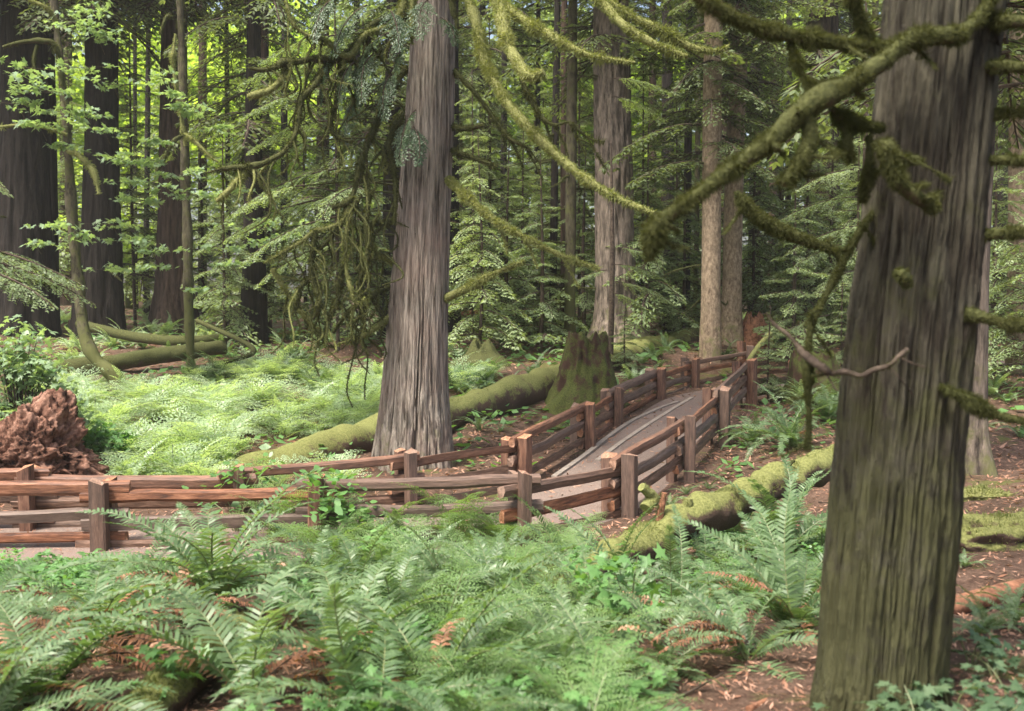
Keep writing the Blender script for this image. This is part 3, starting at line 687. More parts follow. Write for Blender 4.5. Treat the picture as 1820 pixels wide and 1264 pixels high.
tree('fir_tree', 'fir trunk with mossy spreading foot behind the near tree at the right', [(1700, 1766, 838), (1709, 1754, 760), (1713, 1754, 600), (1723, 1758, 420), (1735, 1768, 200), (1744, 1776, 0)], None, 24, 'fir_mid', 'tall_b', .8, n=56, k=100, furrow=.08, flare=.6, twigs=5)
tree('fir_tree', 'brown trunk at the right edge of the view, farther off', [(1790, 1828, 640), (1793, 1826, 400), (1796, 1826, 150), (1797, 1826, 0)], 31, 28, 'fir_pale', 'tall_a', .9, n=40, k=70, furrow=.06, twigs=3)
tree('fir_tree', 'dark slim trunk just right of the pale leaning fir', [(1328, 1352, 600), (1331, 1351, 400), (1334, 1354, 150), (1336, 1355, 0)], 44, 28, 'fir_shaded', None, n=32, k=60, twigs=4)
tree('fir_tree', 'thin pale dead trunk glowing far off between cedar and furrowed fir', [(920, 934, 548), (921, 933, 500), (922, 932, 455), (924, 931, 400)], 62, 9, 'fir_pale', None, n=20, k=30, furrow=.03)
tree('fir_tree', 'dark trunk with a mossy side close behind the left side of the big cedar', [(676, 716, 540), (680, 712, 450), (682, 712, 300), (686, 712, 100), (688, 712, 0)], 38, 26, 'fir_shaded', 'tall_b', 1., n=40, k=60, twigs=6)
tree('fir_tree', 'dark trunk peeping out at the right edge of the big cedar', [(786, 818, 560), (788, 816, 450), (790, 815, 200), (792, 814, 0)], 42, 28, 'fir_shaded', None, n=40, k=60, twigs=6)
slim = 'slim dark trunks standing far back in the wood'
sl = 'slim dark conifer trunk far back in the shade of the wood'
for (a, w, yb, Y, lean, mt, tw) in [(96, 16, 560, 43, -8, 'fir_shaded', 2), (260, 9, 520, 55, 4, 'fir_shaded', 2), (240, 7, 470, 60, 0, 'fir_shaded', 1), (407, 8, 585, 44, -5, 'fir_shaded', 2), (573, 22, 570, 45, 2, 'fir_red', 7), (640, 12, 560, 47, -6, 'fir_shaded', 5),
        (894, 11, 575, 46, 3, 'fir_shaded', 5), (983, 13, 592, 41, 8, 'fir_shaded', 5), (1013, 19, 612, 36, 5, 'maple_bark', 7), (1003, 14, 600, 42, 0, 'fir_red', 4), (858, 12, 560, 52, 0, 'fir_shaded', 4), (955, 9, 550, 56, 2, 'fir_shaded', 3),
        (1190, 20, 590, 45, -5, 'fir_shaded', 6), (1220, 13, 590, 42, 6, 'fir_shaded', 6), (1237, 9, 588, 47, 6, 'maple_bark', 4), (1160, 14, 580, 52, 0, 'fir_red', 4), (1372, 15, 585, 49, 6, 'fir_red', 4), (1400, 10, 590, 47, 3, 'fir_shaded', 3),
        (1520, 16, 570, 56, -4, 'fir_shaded', 5), (1548, 12, 580, 48, 8, 'maple_bark', 4), (1775, 22, 600, 44, 10, 'fir_shaded', 4), (1690, 20, 600, 52, 0, 'fir_shaded', 2), (505, 12, 560, 58, 0, 'fir_shaded', 3), (745, 30, 560, 60, 0, 'fir_red', 0), (360, 15, 560, 60, 0, 'fir_red', 1), (30, 26, 560, 60, 0, 'fir_shaded', 1), (118, 20, 555, 62, 0, 'fir_red', 1), (1110, 24, 560, 64, 0, 'fir_red', 2), (1290, 20, 560, 64, 0, 'fir_red', 2), (815, 14, 560, 66, 0, 'fir_red', 2)]:
    tree('conifer_tree', sl, [(a-w*.62, a+w*.62, yb), (a-w/2, a+w/2, yb-90), (a-w/2+lean*.5, a+w/2+lean*.5, 250), (a-w*.42+lean, a+w*.42+lean, 0)], Y, 24+(w%5), mt, ('tall_a', 'tall_b', 'tall_c')[int(w) % 3] if Y > 51 and a > 560 else None, 1.0, group=slim, cz=3.5, n=18, k=36, furrow=.08, flare=.2, twigs=tw*2 if 780 < a < 1250 else tw)

# ------------------------------------------------------------------ branches drawn as limbs in space
def limb(mb, rows, n=12, amp=.22, fr=7., seed=0, dens=900, ln=.06, wd=.012, down=.8, seg=None, ms=1):
    """rows: (px, py, depth, thickness px)"""
    pts = np.array([P(a, b, Y) for a, b, Y, t in rows]); r = np.array([max(t*(.42 if Y > 8 else .43)*Y/FPX, .003) for a, b, Y, t in rows])
    L = np.linalg.norm(np.diff(pts, axis=0), axis=1).sum()
    if len(pts) > 3 and not seg:                            # uneven swellings of moss along the limb
        pr = crom(np.c_[pts, r], max(len(pts)*5, 24)); pts = pr[:, :3]; r = np.maximum(pr[:, 3], .003)*(.62+.76*vnoise(pts*(1.1/max(r.mean()*4, .08)), seed+11))
    p, rr = tube(mb, pts, r, n, seg or int(max(len(pts)*2, L*14)), amp, fr, seed)
    if dens: fuzz(mb, p, rr, int(dens*L), ln, wd, down, seed, ms)
    return p, rr
bright = [M['moss'], M['strand']]; dark = [M['moss_dark'], M['strand_dark']]

# --- the big cedar
rows = [(664, 806, 822), (672, 800, 770), (681, 794, 690), (690, 793, 580), (704, 797, 420), (716, 802, 280), (724, 805, 180), (733, 806, 60), (737, 807, 0)]
gY = on_ground(735, 822)[1]
C, r, cb = px_axis(rows, gY, 30, .45)
cedar = thing('cedar_tree', 'big grey cedar with a cleft trunk right behind the far fence', 'tree', cb)
ctm = trunk_mb(C, r, 260, 300, .085, 5.0, .05, 3, .10, 5, [(-PI/2+.16, .065, .24, 3.6), (-PI/2-.55, .06, .08, 6), (-PI/2+.5, .05, .07, 4.0), (-PI/2-.95, .07, .07, 3)], .035)
strips(ctm, C, r, 1300, C[0][2]+.5, 11, 1.5, .045, .035, 79)
part('trunk', ctm, M['cedar'], cedar, True)
Yc = gY
big = [  # long limbs swinging out towards the right
    [(790, -60, 19.6, 20), (832, 0, 18.6, 20), (852, 62, 18, 17), (862, 110, 17.7, 16), (900, 180, 17.0, 18), (950, 238, 16.4, 19), (1000, 285, 16, 19), (1050, 325, 15.6, 17), (1110, 358, 15.3, 15), (1163, 379, 15, 12)],
    [(800, -120, 19.2, 20), (860, -70, 17, 22), (888, 10, 16, 24), (899, 70, 15.6, 25), (925, 120, 15.2, 24), (945, 137, 15.0, 20), (967, 128, 14.9, 13)],
    [(800, -110, 19.2, 16), (850, -60, 17.4, 18), (892, 5, 16.3, 18), (935, 38, 15.8, 17), (990, 70, 15.4, 15), (1040, 96, 15.1, 13), (1085, 106, 15, 9), (1128, 111, 14.9, 5)],
    [(800, -170, 19.2, 16), (930, -110, 17, 16), (1020, -40, 16, 16), (1075, 10, 15.6, 16), (1105, 42, 15.3, 15), (1150, 72, 15.1, 15), (1195, 92, 15, 12), (1222, 100, 14.9, 7)],
    [(800, -190, 19.2, 16), (960, -140, 17.2, 16), (1060, -20, 16.5, 15), (1110, 22, 16.2, 13), (1170, 52, 16, 13), (1230, 84, 15.9, 12), (1275, 90, 15.8, 8), (1297, 80, 15.8, 4)],
    [(796, 318, 19.6, 14), (830, 350, 19, 12), (880, 392, 18.5, 11), (930, 420, 18.2, 9), (1000, 455, 18, 8), (1066, 478, 17.8, 5)],
    [(800, 225, 20, 12), (830, 228, 19.4, 12), (862, 222, 19, 8)], [(795, 265, 20, 11), (840, 280, 19.5, 11), (885, 296, 19.2, 6)],
    [(790, 532, 19.8, 13), (830, 512, 19.5, 13), (870, 490, 19.2, 10), (932, 464, 19, 6)],
    [(800, 120, 20, 10), (840, 160, 19.6, 9), (878, 210, 19.4, 9), (905, 245, 19.2, 7), (935, 262, 19, 5), (960, 290, 19, 4)],
    [(925, 140, 18.6, 9), (940, 170, 18.4, 9), (960, 205, 18.2, 7), (985, 222, 18.1, 7), (1012, 218, 18, 5), (1045, 245, 18, 4), (1075, 252, 18, 3)]]
for q, rw in enumerate(big):
    b = MB(); thin = rw[0][3] < 13
    limb(b, rw, 16, .26, 5, 100+q, 2100 if not thin else 800, .065 if not thin else .055, .011, 1.1)
    if q in (5, 9, 10):                                   # side twigs
        for z, (x, y, Y, t) in enumerate(rw[2:-1]):
            limb(b, [(x, y, Y, t*.6), (x+14, y+26, Y, t*.4), (x+22+z*4, y+58, Y, 2)], 6, .2, 6, z, 500, .05, .012, 1)
    part('branch', b, bright if q < 6 or q == 8 else dark, cedar, True)
left = [   # limbs on the left, hooked and forked
    [(728, -20, 20, 16), (700, 40, 19.3, 14), (650, 62, 18.8, 11), (618, 100, 18.6, 12), (575, 70, 18.4, 10), (545, 62, 18.3, 8), (520, 40, 18.2, 7), (508, 0, 18.2, 6)],
    [(725, 30, 20, 14), (668, 40, 19.2, 12), (640, 72, 18.9, 12), (600, 105, 18.7, 12), (560, 104, 18.5, 13), (520, 112, 18.3, 12), (505, 110, 18.2, 16), (478, 124, 18.1, 12), (440, 121, 18, 6)],
    [(600, -70, 18.6, 14), (590, 0, 18.4, 14), (572, 30, 18.3, 13), (562, 60, 18.2, 11), (558, 88, 18.2, 6)],
    [(510, 112, 18.3, 11), (500, 140, 18.2, 11), (480, 160, 18.1, 13), (455, 168, 18, 14), (440, 172, 18, 8)],
    [(600, 100, 18.8, 12), (575, 125, 18.6, 12), (560, 150, 18.4, 11), (538, 175, 18.3, 11), (530, 215, 18.2, 10), (522, 245, 18.1, 11), (498, 275, 18, 13), (455, 295, 17.9, 14), (420, 298, 17.8, 10), (395, 300, 17.8, 8), (365, 308, 17.8, 3)],
    [(442, 300, 17.9, 11), (420, 325, 17.8, 13), (400, 345, 17.7, 13), (385, 358, 17.7, 9)],
    [(722, 120, 20, 13), (690, 175, 19.4, 12), (660, 240, 19.2, 13), (640, 295, 19, 13), (628, 345, 18.9, 12), (615, 360, 18.8, 11), (590, 370, 18.8, 8)],
    [(716, 200, 20, 14), (700, 230, 19.5, 13), (690, 265, 19.3, 12), (700, 300, 19.3, 10), (703, 350, 19.2, 8), (700, 400, 19.2, 5)],
    [(628, 350, 18.9, 11), (610, 390, 18.8, 11), (585, 405, 18.7, 10), (558, 412, 18.6, 9), (535, 430, 18.5, 9), (500, 450, 18.4, 7), (470, 468, 18.4, 3)],
    [(620, 352, 18.9, 10), (605, 400, 18.8, 9), (580, 430, 18.7, 9), (555, 455, 18.6, 10), (552, 490, 18.6, 9), (535, 510, 18.5, 10), (528, 545, 18.5, 7), (518, 560, 18.5, 3)],
    [(632, 350, 18.9, 12), (622, 385, 18.8, 11), (615, 420, 18.8, 9), (614, 470, 18.8, 8), (622, 510, 18.7, 8), (634, 540, 18.7, 6), (650, 530, 18.7, 4)],
    [(640, 300, 19, 11), (655, 340, 19, 9), (650, 400, 18.9, 9), (655, 450, 18.9, 8), (640, 500, 18.9, 7), (645, 545, 18.9, 7), (650, 590, 18.9, 3)],
    [(706, 390, 20, 11), (680, 396, 19.6, 11), (655, 398, 19.4, 9), (640, 404, 19.3, 4)],
    [(702, 470, 20, 12), (680, 455, 19.6, 12), (665, 445, 19.4, 10), (660, 410, 19.4, 8), (672, 380, 19.4, 4)],
    [(694, 510, 20, 10), (670, 520, 19.6, 10), (640, 540, 19.4, 11), (615, 560, 19.2, 11), (592, 592, 19.1, 5)],
    [(700, 560, 20, 12), (672, 580, 19.6, 12), (640, 600, 19.4, 10), (600, 612, 19.3, 6)],
    [(560, 410, 18.6, 9), (553, 470, 18.5, 9), (560, 510, 18.5, 9), (568, 540, 18.4, 10), (556, 568, 18.4, 6)],
    [(610, 480, 18.8, 9), (600, 530, 18.7, 9), (580, 580, 18.6, 9), (572, 606, 18.6, 4)],
    [(484, 478, 18.6, 10), (510, 520, 18.7, 10), (540, 560, 18.8, 9), (575, 600, 18.9, 5)],
    [(660, 60, 19.2, 10), (640, 110, 19, 9), (612, 105, 18.9, 10), (606, 150, 18.8, 10), (590, 210, 18.7, 8), (592, 235, 18.7, 8), (610, 250, 18.7, 6), (630, 250, 18.7, 3)],
    [(736, -30, 18.9, 16), (733, 30, 18.9, 13), (732, 60, 18.9, 13), (731, 78, 18.9, 6)],
    [(800, -30, 19, 12), (806, 20, 19, 13), (812, 40, 19, 13), (810, 70, 19, 5)]]
for q, rw in enumerate(left):
    b = MB(); Rq = np.random.default_rng(q+900)
    limb(b, rw, 9, .24, 7, 200+q, 620, .055, .014, .95)
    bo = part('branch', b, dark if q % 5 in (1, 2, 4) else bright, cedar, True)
    if q not in (2, 3, 5, 20, 21):
        for (x, y, Y, t) in rw[1:-1]:                      # twigs hanging from every limb
            for _ in range(2):
                dx = Rq.normal(0, 10); dy = Rq.uniform(40, 125); x0 = x+Rq.normal(0, 6); dY = Rq.normal(0, .25); tb_ = MB()
                limb(tb_, [(x0, y, Y, t*.40), (x0+dx*1.6, y+dy*.35, Y+dY*.5, t*.32), (x0+dx*1.5+Rq.normal(0, 9), y+dy*.75, Y+dY, t*.26), (x0+dx*.4+Rq.normal(0, 14), y+dy, Y+dY, 2)], 6, .3, 7, q, 420, .032, .008, 1.0, seg=12)
                tw = link('twig', tb_.mesh('twig', dark if Rq.random() < .8 else bright, tuple(cedar.location), True), bo)
# flat cedar sprays, blue green, hanging by the trunk
def sprays_at(root, name, items, leaf, lw, mats, ntw=14, droop=.5, seed=0):
    """items: (px, py, depth, length m, heading deg, tilt)"""
    for i, (x, y, Y, L, hd, tl) in enumerate(items):
        mb = MB().merge(spray(L, seed+i, leaf, lw, ntw, droop, .42, sp=1.7), xf(P(x, y, Y), math.radians(hd), tl))
        part(name, mb, mats, root)
sprays_at(cedar, 'foliage_spray', [(742, 40, 19, .9, 215, .5), (740, 195, 18.9, .7, 200, .8), (722, 215, 19, .8, 240, .9), (690, 60, 18.8, 1.0, 195, .5), (650, 10, 18.6, 1.1, 220, .6), (665, 95, 18.8, 1.0, 250, .7), (700, 130, 18.9, .9, 235, .8), (630, 110, 18.6, .9, 215, .8), (735, 225, 18.8, .7, 300, .9),
    (780, 30, 18.9, .7, 320, .5), (640, 40, 18.6, 1.0, 180, .5), (760, 0, 18.7, .9, 260, .6), (600, -5, 18.4, 1.0, 230, .6), (700, 20, 18.6, .9, 280, .6), (590, 105, 18.7, .8, 200, .9), (720, 80, 18.8, .8, 200, .9), (640, 165, 18.9, .8, 230, .8)], .055, .022, [M['cedar_leaf'], M['twig']], 24, .55, 300)
o = link('crown', crown_mesh('cedar'), cedar, (.2, 0, 3.0)); o.scale = (1.0,)*3; o.rotation_euler.z = 1.9

# --- the near tree at the right
rows = [(1455, 1668, 1262), (1467, 1664, 1180), (1476, 1676, 1040), (1487, 1686, 920), (1500, 1697, 780), (1516, 1712, 620), (1543, 1728, 420), (1566, 1745, 220), (1583, 1758, 60), (1588, 1766, 0)]
nY = 4.9
C, r, nb_ = px_axis(rows, nY, 14, .75)
near_tree = thing('cedar_tree', 'near tree with dark ribbed bark leaning right, closest trunk at the right', 'tree', nb_)
ntm = trunk_mb(C, r, 420, 420, .20, 12, .085, 8, .10, 5, [(-PI/2+.5, .05, .10, 9), (-PI/2-.25, .07, .06, 9), (-PI/2-.9, .06, .06, 9), (-PI/2+.95, .06, .05, 9)], .06)
pr_ = crom(np.c_[C, r], 60); fuzz(ntm, pr_[:, :3], pr_[:, 3]*1.03, 16000, .022, .0035, 1.3, 77, 1)
strips(ntm, C, r, 1500, C[0][2]+.3, 5.4, .75, .018, .06, 78)
part('trunk', ntm, [M['cedar_near'], M['strand_dark']], near_tree, True)
nl = [
    [(1775, -25, 5.0, 22), (1742, 28, 4.95, 24), (1705, 60, 4.9, 27), (1660, 64, 4.85, 30), (1615, 70, 4.8, 34), (1570, 108, 4.75, 40), (1510, 148, 4.7, 40), (1440, 186, 4.65, 42), (1370, 250, 4.6, 34), (1300, 300, 4.55, 31), (1235, 350, 4.5, 30), (1180, 390, 4.5, 34), (1160, 420, 4.5, 30), (1155, 465, 4.5, 12)],
    [(1432, 195, 4.65, 34), (1440, 240, 4.62, 38), (1432, 275, 4.6, 40), (1412, 305, 4.58, 38), (1392, 328, 4.56, 20)],
    [(1600, 82, 4.95, 24), (1560, 84, 4.9, 24), (1500, 78, 4.85, 26), (1440, 68, 4.8, 26), (1380, 58, 4.78, 26), (1320, 40, 4.75, 24), (1275, 16, 4.7, 22), (1235, -10, 4.7, 24)],
    [(1545, 78, 4.9, 17), (1532, 45, 4.88, 20), (1522, 15, 4.86, 22), (1508, -20, 4.85, 22)],
    [(1404, 75, 4.8, 8), (1415, 108, 4.78, 9), (1430, 140, 4.75, 11), (1460, 168, 4.7, 14)],
    [(1476, 192, 4.75, 14), (1500, 210, 4.8, 20), (1530, 222, 4.9, 19), (1568, 228, 5.05, 14)],
    [(1496, 215, 4.78, 12), (1504, 245, 4.78, 17), (1508, 270, 4.78, 16), (1514, 290, 4.78, 6)],
    [(1545, 240, 4.9, 11), (1545, 300, 4.9, 16), (1537, 340, 4.9, 16), (1532, 362, 4.9, 6)],
    [(1552, 258, 4.78, 12), (1575, 262, 4.74, 26), (1582, 290, 4.73, 22), (1600, 325, 4.74, 24), (1630, 352, 4.76, 24), (1665, 372, 4.8, 20)],
    [(1602, 285, 4.85, 14), (1625, 283, 4.84, 16), (1640, 286, 4.86, 8)],
    [(1308, 340, 6.2, 10), (1325, 365, 6.2, 22), (1355, 392, 6.2, 27), (1400, 415, 6.2, 26), (1445, 432, 6.2, 24), (1482, 445, 6.2, 18), (1495, 470, 6.2, 8)],
    [(1362, 556, 5.3, 6), (1378, 578, 5.28, 9), (1403, 597, 5.2, 9), (1430, 630, 5.1, 18), (1460, 652, 5.0, 19), (1478, 664, 5.0, 10), (1500, 661, 4.95, 11), (1530, 668, 4.9, 10), (1552, 658, 4.88, 11), (1580, 650, 4.86, 9), (1597, 634, 4.86, 10), (1612, 622, 4.9, 11)],
    [(1434, 636, 5.1, 28), (1437, 665, 5.1, 22), (1436, 700, 5.1, 9), (1438, 745, 5.1, 11), (1436, 785, 5.1, 9), (1436, 800, 5.1, 6)],
    [(1436, 625, 5.1, 10), (1442, 580, 5.12, 13), (1462, 535, 5.14, 14), (1488, 488, 5.16, 15), (1512, 440, 5.18, 15), (1535, 400, 5.2, 12), (1555, 375, 5.25, 8)],
    [(1735, 38, 5.1, 22), (1775, 36, 5.0, 22), (1830, 40, 4.9, 20)], [(1728, 122, 5.1, 22), (1775, 117, 5.0, 21), (1835, 121, 4.9, 20)],
    [(1722, 205, 5.15, 15), (1775, 201, 5.1, 15), (1835, 199, 5.0, 13)], [(1715, 290, 5.15, 20), (1770, 284, 5.1, 20), (1835, 287, 5.0, 18)],
    [(1705, 422, 5.15, 22), (1770, 416, 5.1, 22), (1835, 412, 5.0, 24)], [(1695, 552, 5.1, 22), (1740, 562, 5.0, 24), (1790, 575, 4.95, 26), (1850, 580, 4.9, 24)],
    [(1668, 684, 4.98, 10), (1690, 696, 4.92, 15), (1712, 706, 4.9, 24), (1745, 726, 4.88, 24), (1785, 742, 4.85, 14), (1840, 752, 4.8, 8)],
    [(1590, 485, 4.86, 14), (1605, 490, 4.82, 30), (1612, 510, 4.84, 18)]]
for q, rw in enumerate(nl):
    b = MB(); bare = q in (11,); rw = [(x, y, Y*.925, t) for x, y, Y, t in rw]
    limb(b, rw, 18, .26, 9, 400+q, 1200 if bare else 8500, .012 if bare else (.012 if q in (12, 13) else .021), .0034, 1.1, ms=1)
    Rn = np.random.default_rng(q+60)                       # small dead side twigs
    for (x, y, Y, t) in rw[1:-1]:
        if q > 13 or Rn.random() < .35: continue
        sx = Rn.choice([-1, 1]); ln_ = Rn.uniform(25, 70); dy = Rn.uniform(-10, 55)
        limb(b, [(x, y, Y, t*.3), (x+sx*ln_*.5, y+dy*.4+4, Y+Rn.normal(0, .05), t*.22), (x+sx*ln_, y+dy, Y+Rn.normal(0, .08), 2)], 6, .3, 14, q, 0 if bare else 1500, .02, .003, 1.2, seg=9)
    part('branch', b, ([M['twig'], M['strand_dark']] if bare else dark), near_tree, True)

o = link('crown', crown_mesh('near'), near_tree, (.9, 0, 1.6)); o.scale = (1.,)*3  # crown above the view, added to darken the trunk
# --- maples on the left: curved mossy trunk and a slim mossy trunk, with layered leaf sprays
def leaf_poly():
    a = np.radians([-90, -60, -38, -15, 8, 35, 52, 70, 90, 110, 128, 145, 172, 195, 218, 240]); r = np.array([.10, .42, .30, .82, .45, .92, .50, .62, 1.0, .62, .50, .92, .45, .82, .30, .42])
    return np.stack([np.cos(a)*r*.55, np.sin(a)*r*.55+.12, -.10*r*r], 1)
LP = leaf_poly()
def leaf_cloud(centers, n_each, spread, size, seed, flat=.25, tilt=.45):
    R = np.random.default_rng(seed); out = []
    for c in centers:
        k = R.poisson(n_each)+2
        d = np.clip(R.normal(0, 1, (k, 3)), -1.7, 1.7)*np.array([spread, spread, spread*flat])
        az = R.random(k)*2*PI; s = size*(.6+.7*R.random(k)); tx, ty = R.normal(.15, tilt, k), R.normal(0, tilt, k)
        ca, sa = np.cos(az), np.sin(az)
        x = LP[None, :, 0]*s[:, None]; y = LP[None, :, 1]*s[:, None]; z = LP[None, :, 2]*s[:, None]+x*tx[:, None]+y*ty[:, None]
        out.append(np.stack([x*ca[:, None]-y*sa[:, None], x*sa[:, None]+y*ca[:, None], z], -1)+(c+d)[:, None, :])
    V = np.concatenate(out); n = len(LP)
    return V.reshape(-1, 3), np.arange(len(V))[:, None]*n+np.arange(n)[None]
def maple(label, rows, limbs, clusters, seed, size=.2, group=None):
    Y0 = rows[0][2]; base = P(*rows[0][:3]); base[2] = h1(base[0], base[1])
    root = thing('maple_tree', label, 'tree', base, group)
    b = MB(); limb(b, [(rows[0][0]+8, rows[0][1]+22, rows[0][2], rows[0][3]*1.2)]+rows, 16, .15, 3, seed, 260, .05, .014, .7); part('trunk', b, [M['maple_bark'], M['strand_dark']], root, True)
    for q, rw in enumerate(limbs):
        b = MB(); limb(b, rw, 8, .2, 6, seed+q, 420, .06, .015, .9); part('branch', b, bright if q % 2 == 0 else dark, root, True)
    mb = MB()
    for i, (x, y, Y, nn, sp) in enumerate(clusters):
        R = np.random.default_rng(seed*50+i); c0 = P(x, y, Y)
        cs = [c0+R.normal(0, 1, 3)*[sp, sp, sp*.13] for _ in range(6)]
        v, f = leaf_cloud(cs, nn/6, sp*.34, size, seed*70+i, .18); mb.add(v, f)
        tw = [c0+np.array([0, .4, -.3]), c0]
        tube(mb, np.array(tw), [.012, .005], 4, 4, m=1)
        for c in cs: tube(mb, np.array([c0, c]), [.007, .003], 4, 3, m=1)
    part('foliage', mb, [M['maple'], M['twig']], root)
    return root
maple('mossy maple trunk with a bent foot leaning beside the big dark firs', [(202, 668, 26.5, 34), (172, 640, 26.6, 30), (153, 605, 26.8, 26), (144, 555, 27, 22), (136, 470, 27.2, 21), (128, 380, 27.3, 20), (120, 250, 27.5, 19), (108, 120, 27.7, 18), (96, 0, 28, 17), (90, -120, 28, 14)],
      [[(122, 270, 27.4, 8), (132, 272, 27.2, 12), (150, 285, 27, 13), (168, 310, 26.8, 12), (176, 345, 26.7, 8)], [(112, 160, 27.6, 9), (100, 85, 27.5, 10), (75, 73, 27.4, 10), (40, 75, 27.3, 8), (5, 84, 27.2, 6)], [(100, 40, 27.8, 8), (85, 15, 27.6, 8), (50, 0, 27.5, 7)], [(66, 80, 27.4, 7), (60, 110, 27.3, 6), (66, 140, 27.2, 4)], [(120, 240, 27.4, 7), (60, 222, 27.2, 8), (0, 226, 27, 6)]],
      [(165, 12, 27, 60, .5), (130, 40, 26.6, 50, .5), (185, 50, 27, 50, .4), (60, 150, 26.6, 55, .5), (105, 165, 26.4, 60, .5), (160, 205, 26.6, 40, .35), (185, 232, 26.4, 50, .4), (105, 258, 26.3, 40, .3), (90, 195, 26.5, 60, .45), (30, 185, 26.4, 45, .4), (70, 225, 26.4, 45, .45), (175, 70, 27, 40, .3), (140, 120, 26.8, 40, .45), (45, 120, 27, 40, .5), (200, 150, 27.4, 40, .5), (100, 400, 26.4, 40, .35), (60, 430, 26.3, 50, .4), (140, 418, 26.2, 40, .3)], 7)
maple('slim straight mossy maple trunk standing in front of the reddish fir', [(340, 652, 30, 22), (336, 560, 30.2, 19), (333, 420, 30.4, 20), (329, 300, 30.6, 20), (326, 180, 30.8, 18), (322, 60, 31, 16), (318, -60, 31, 14)],
      [[(330, 260, 30.6, 8), (318, 180, 30.4, 8), (308, 110, 30.2, 8), (312, 60, 30.2, 5)], [(330, 240, 30.4, 8), (310, 250, 30.2, 8), (290, 285, 30, 9), (275, 310, 29.9, 5)], [(328, 238, 30.4, 8), (350, 255, 30.2, 7), (375, 280, 30, 6), (388, 288, 30, 3)], [(305, 32, 30.8, 7), (296, 30, 30.6, 8), (285, 60, 30.5, 4)]],
      [(290, 140, 29, 40, .4), (305, 170, 28.8, 50, .35), (325, 190, 28.7, 40, .3), (350, 200, 28.8, 50, .45), (385, 228, 29, 40, .35), (290, 250, 28.6, 50, .3), (220, 285, 28.4, 60, .4), (255, 290, 28.4, 50, .3), (325, 310, 28.4, 50, .35), (255, 325, 28.3, 55, .35), (305, 335, 28.2, 60, .35), (350, 345, 28.4, 55, .4), (265, 358, 28.2, 50, .35), (440, 335, 29, 40, .3), (200, 400, 28, 50, .45), (235, 430, 28, 60, .5), (270, 445, 27.8, 60, .4), (190, 478, 27.8, 50, .35), (345, 515, 28.4, 40, .25), (265, 475, 27.8, 45, .35), (430, 405, 28.8, 50, .4), (400, 440, 28.8, 45, .4), (460, 430, 28.6, 40, .4), (480, 395, 28.6, 40, .35), (510, 420, 28.4, 40, .3), (415, 470, 28.6, 40, .3)], 9)

# leafy shrub over the root mass
def shrub(name, label, px, py, Y, hgt_, wid, n, size, seed, mat='maple', cat='shrub'):
    g = P(px, py, Y); g[2] = h1(g[0], g[1]); root = thing(name, label, cat, g); R = np.random.default_rng(seed)
    sb = MB(); lb = MB()
    for k in range(n):
        az = R.random()*2*PI; rr = wid*R.random()**.6; top = g+[math.cos(az)*rr, math.sin(az)*rr*.7, hgt_*(1-.45*(rr/wid)**2)*R.uniform(.55, 1.05)]
        mid = g+(top-g)*.55+[0, 0, .15*hgt_]
        tube(sb, np.array([g, mid, top]), [.018, .012, .004], 5, 9)
        v, f = leaf_cloud([top, top*.75+mid*.25, top*.5+mid*.5], 9, wid*.16, size, seed*31+k, .4, .5); lb.add(v, f)
    part('stems', sb, M['twig'], root, True); part('foliage', lb, M[mat], root)
    return root
shrub('leafy_shrub', 'pale leafed shrub growing above the torn root mass', 35, 760, 18.6, 2.9, 1.15, 75, .17, 71)
shrub('leafy_shrub', 'low leafy bush between the root mass and the fern bed', 180, 760, 19.5, .9, .7, 40, .15, 72, 'herb')

# near hemlock bough reaching in at the left edge
hb = P(-60, 640, 10.5); hb[2] = h1(hb[0], hb[1])
hm = thing('hemlock_tree', 'young hemlock just outside the left edge, its pale bough reaching into view', 'tree', hb)
tb = MB(); tube(tb, np.array([hb+[-.3, 0, -.3], hb+[-.3, 0, 2], hb+[-.3, 0, 6]]), [.09, .07, .03], 12, 30, .1, 3, 1); part('trunk', tb, M['twig'], hm, True)
sprays_at(hm, 'foliage_spray', [(-80, 430, 10.4, 1.5, -8, .22), (-70, 452, 10.0, 1.35, 8, .28), (-60, 470, 9.8, 1.1, -18, .3), (-90, 440, 10.8, 1.35, 20, .22), (-70, 285, 10.2, .62, 0, .5), (-60, 480, 10.2, .8, 4, .35)], .042, .016, [M['hemlock_pale'], M['twig']], 24, .22, 500)

# ------------------------------------------------------------------ young hemlocks in the understory
ylab = 'young hemlock with layered drooping boughs in the middle distance'
yg = 'young hemlocks in the understory'
def young(x, Y, kind, s, rz, label=ylab, group=yg, r0=.06, py=None):
    px0 = ray(x, 560)[0]*Y; z = h1(px0, Y); root = thing('hemlock_tree', label, 'tree', (px0, Y, z), group)
    H = {'young_a': 9.4, 'young_b': 12.4, 'young_c': 6.3, 'young_d': 14.5}[kind]*s
    mb = MB(); R = np.random.default_rng(int(x*7+Y)); b = np.array([px0, Y, z])
    tube(mb, np.array([b-[0, 0, .3], b+[R.normal(0, .05), 0, H*.4], b+[0, R.normal(0, .1), H]]), [r0*s*1.3, r0*s, .015], 9, 24, .08, 2, 2)
    part('trunk', mb, M['twig'], root, True)
    o = link('crown', crown_mesh(kind), root); o.scale = (s,)*3; o.rotation_euler.z = rz
R = np.random.default_rng(42)
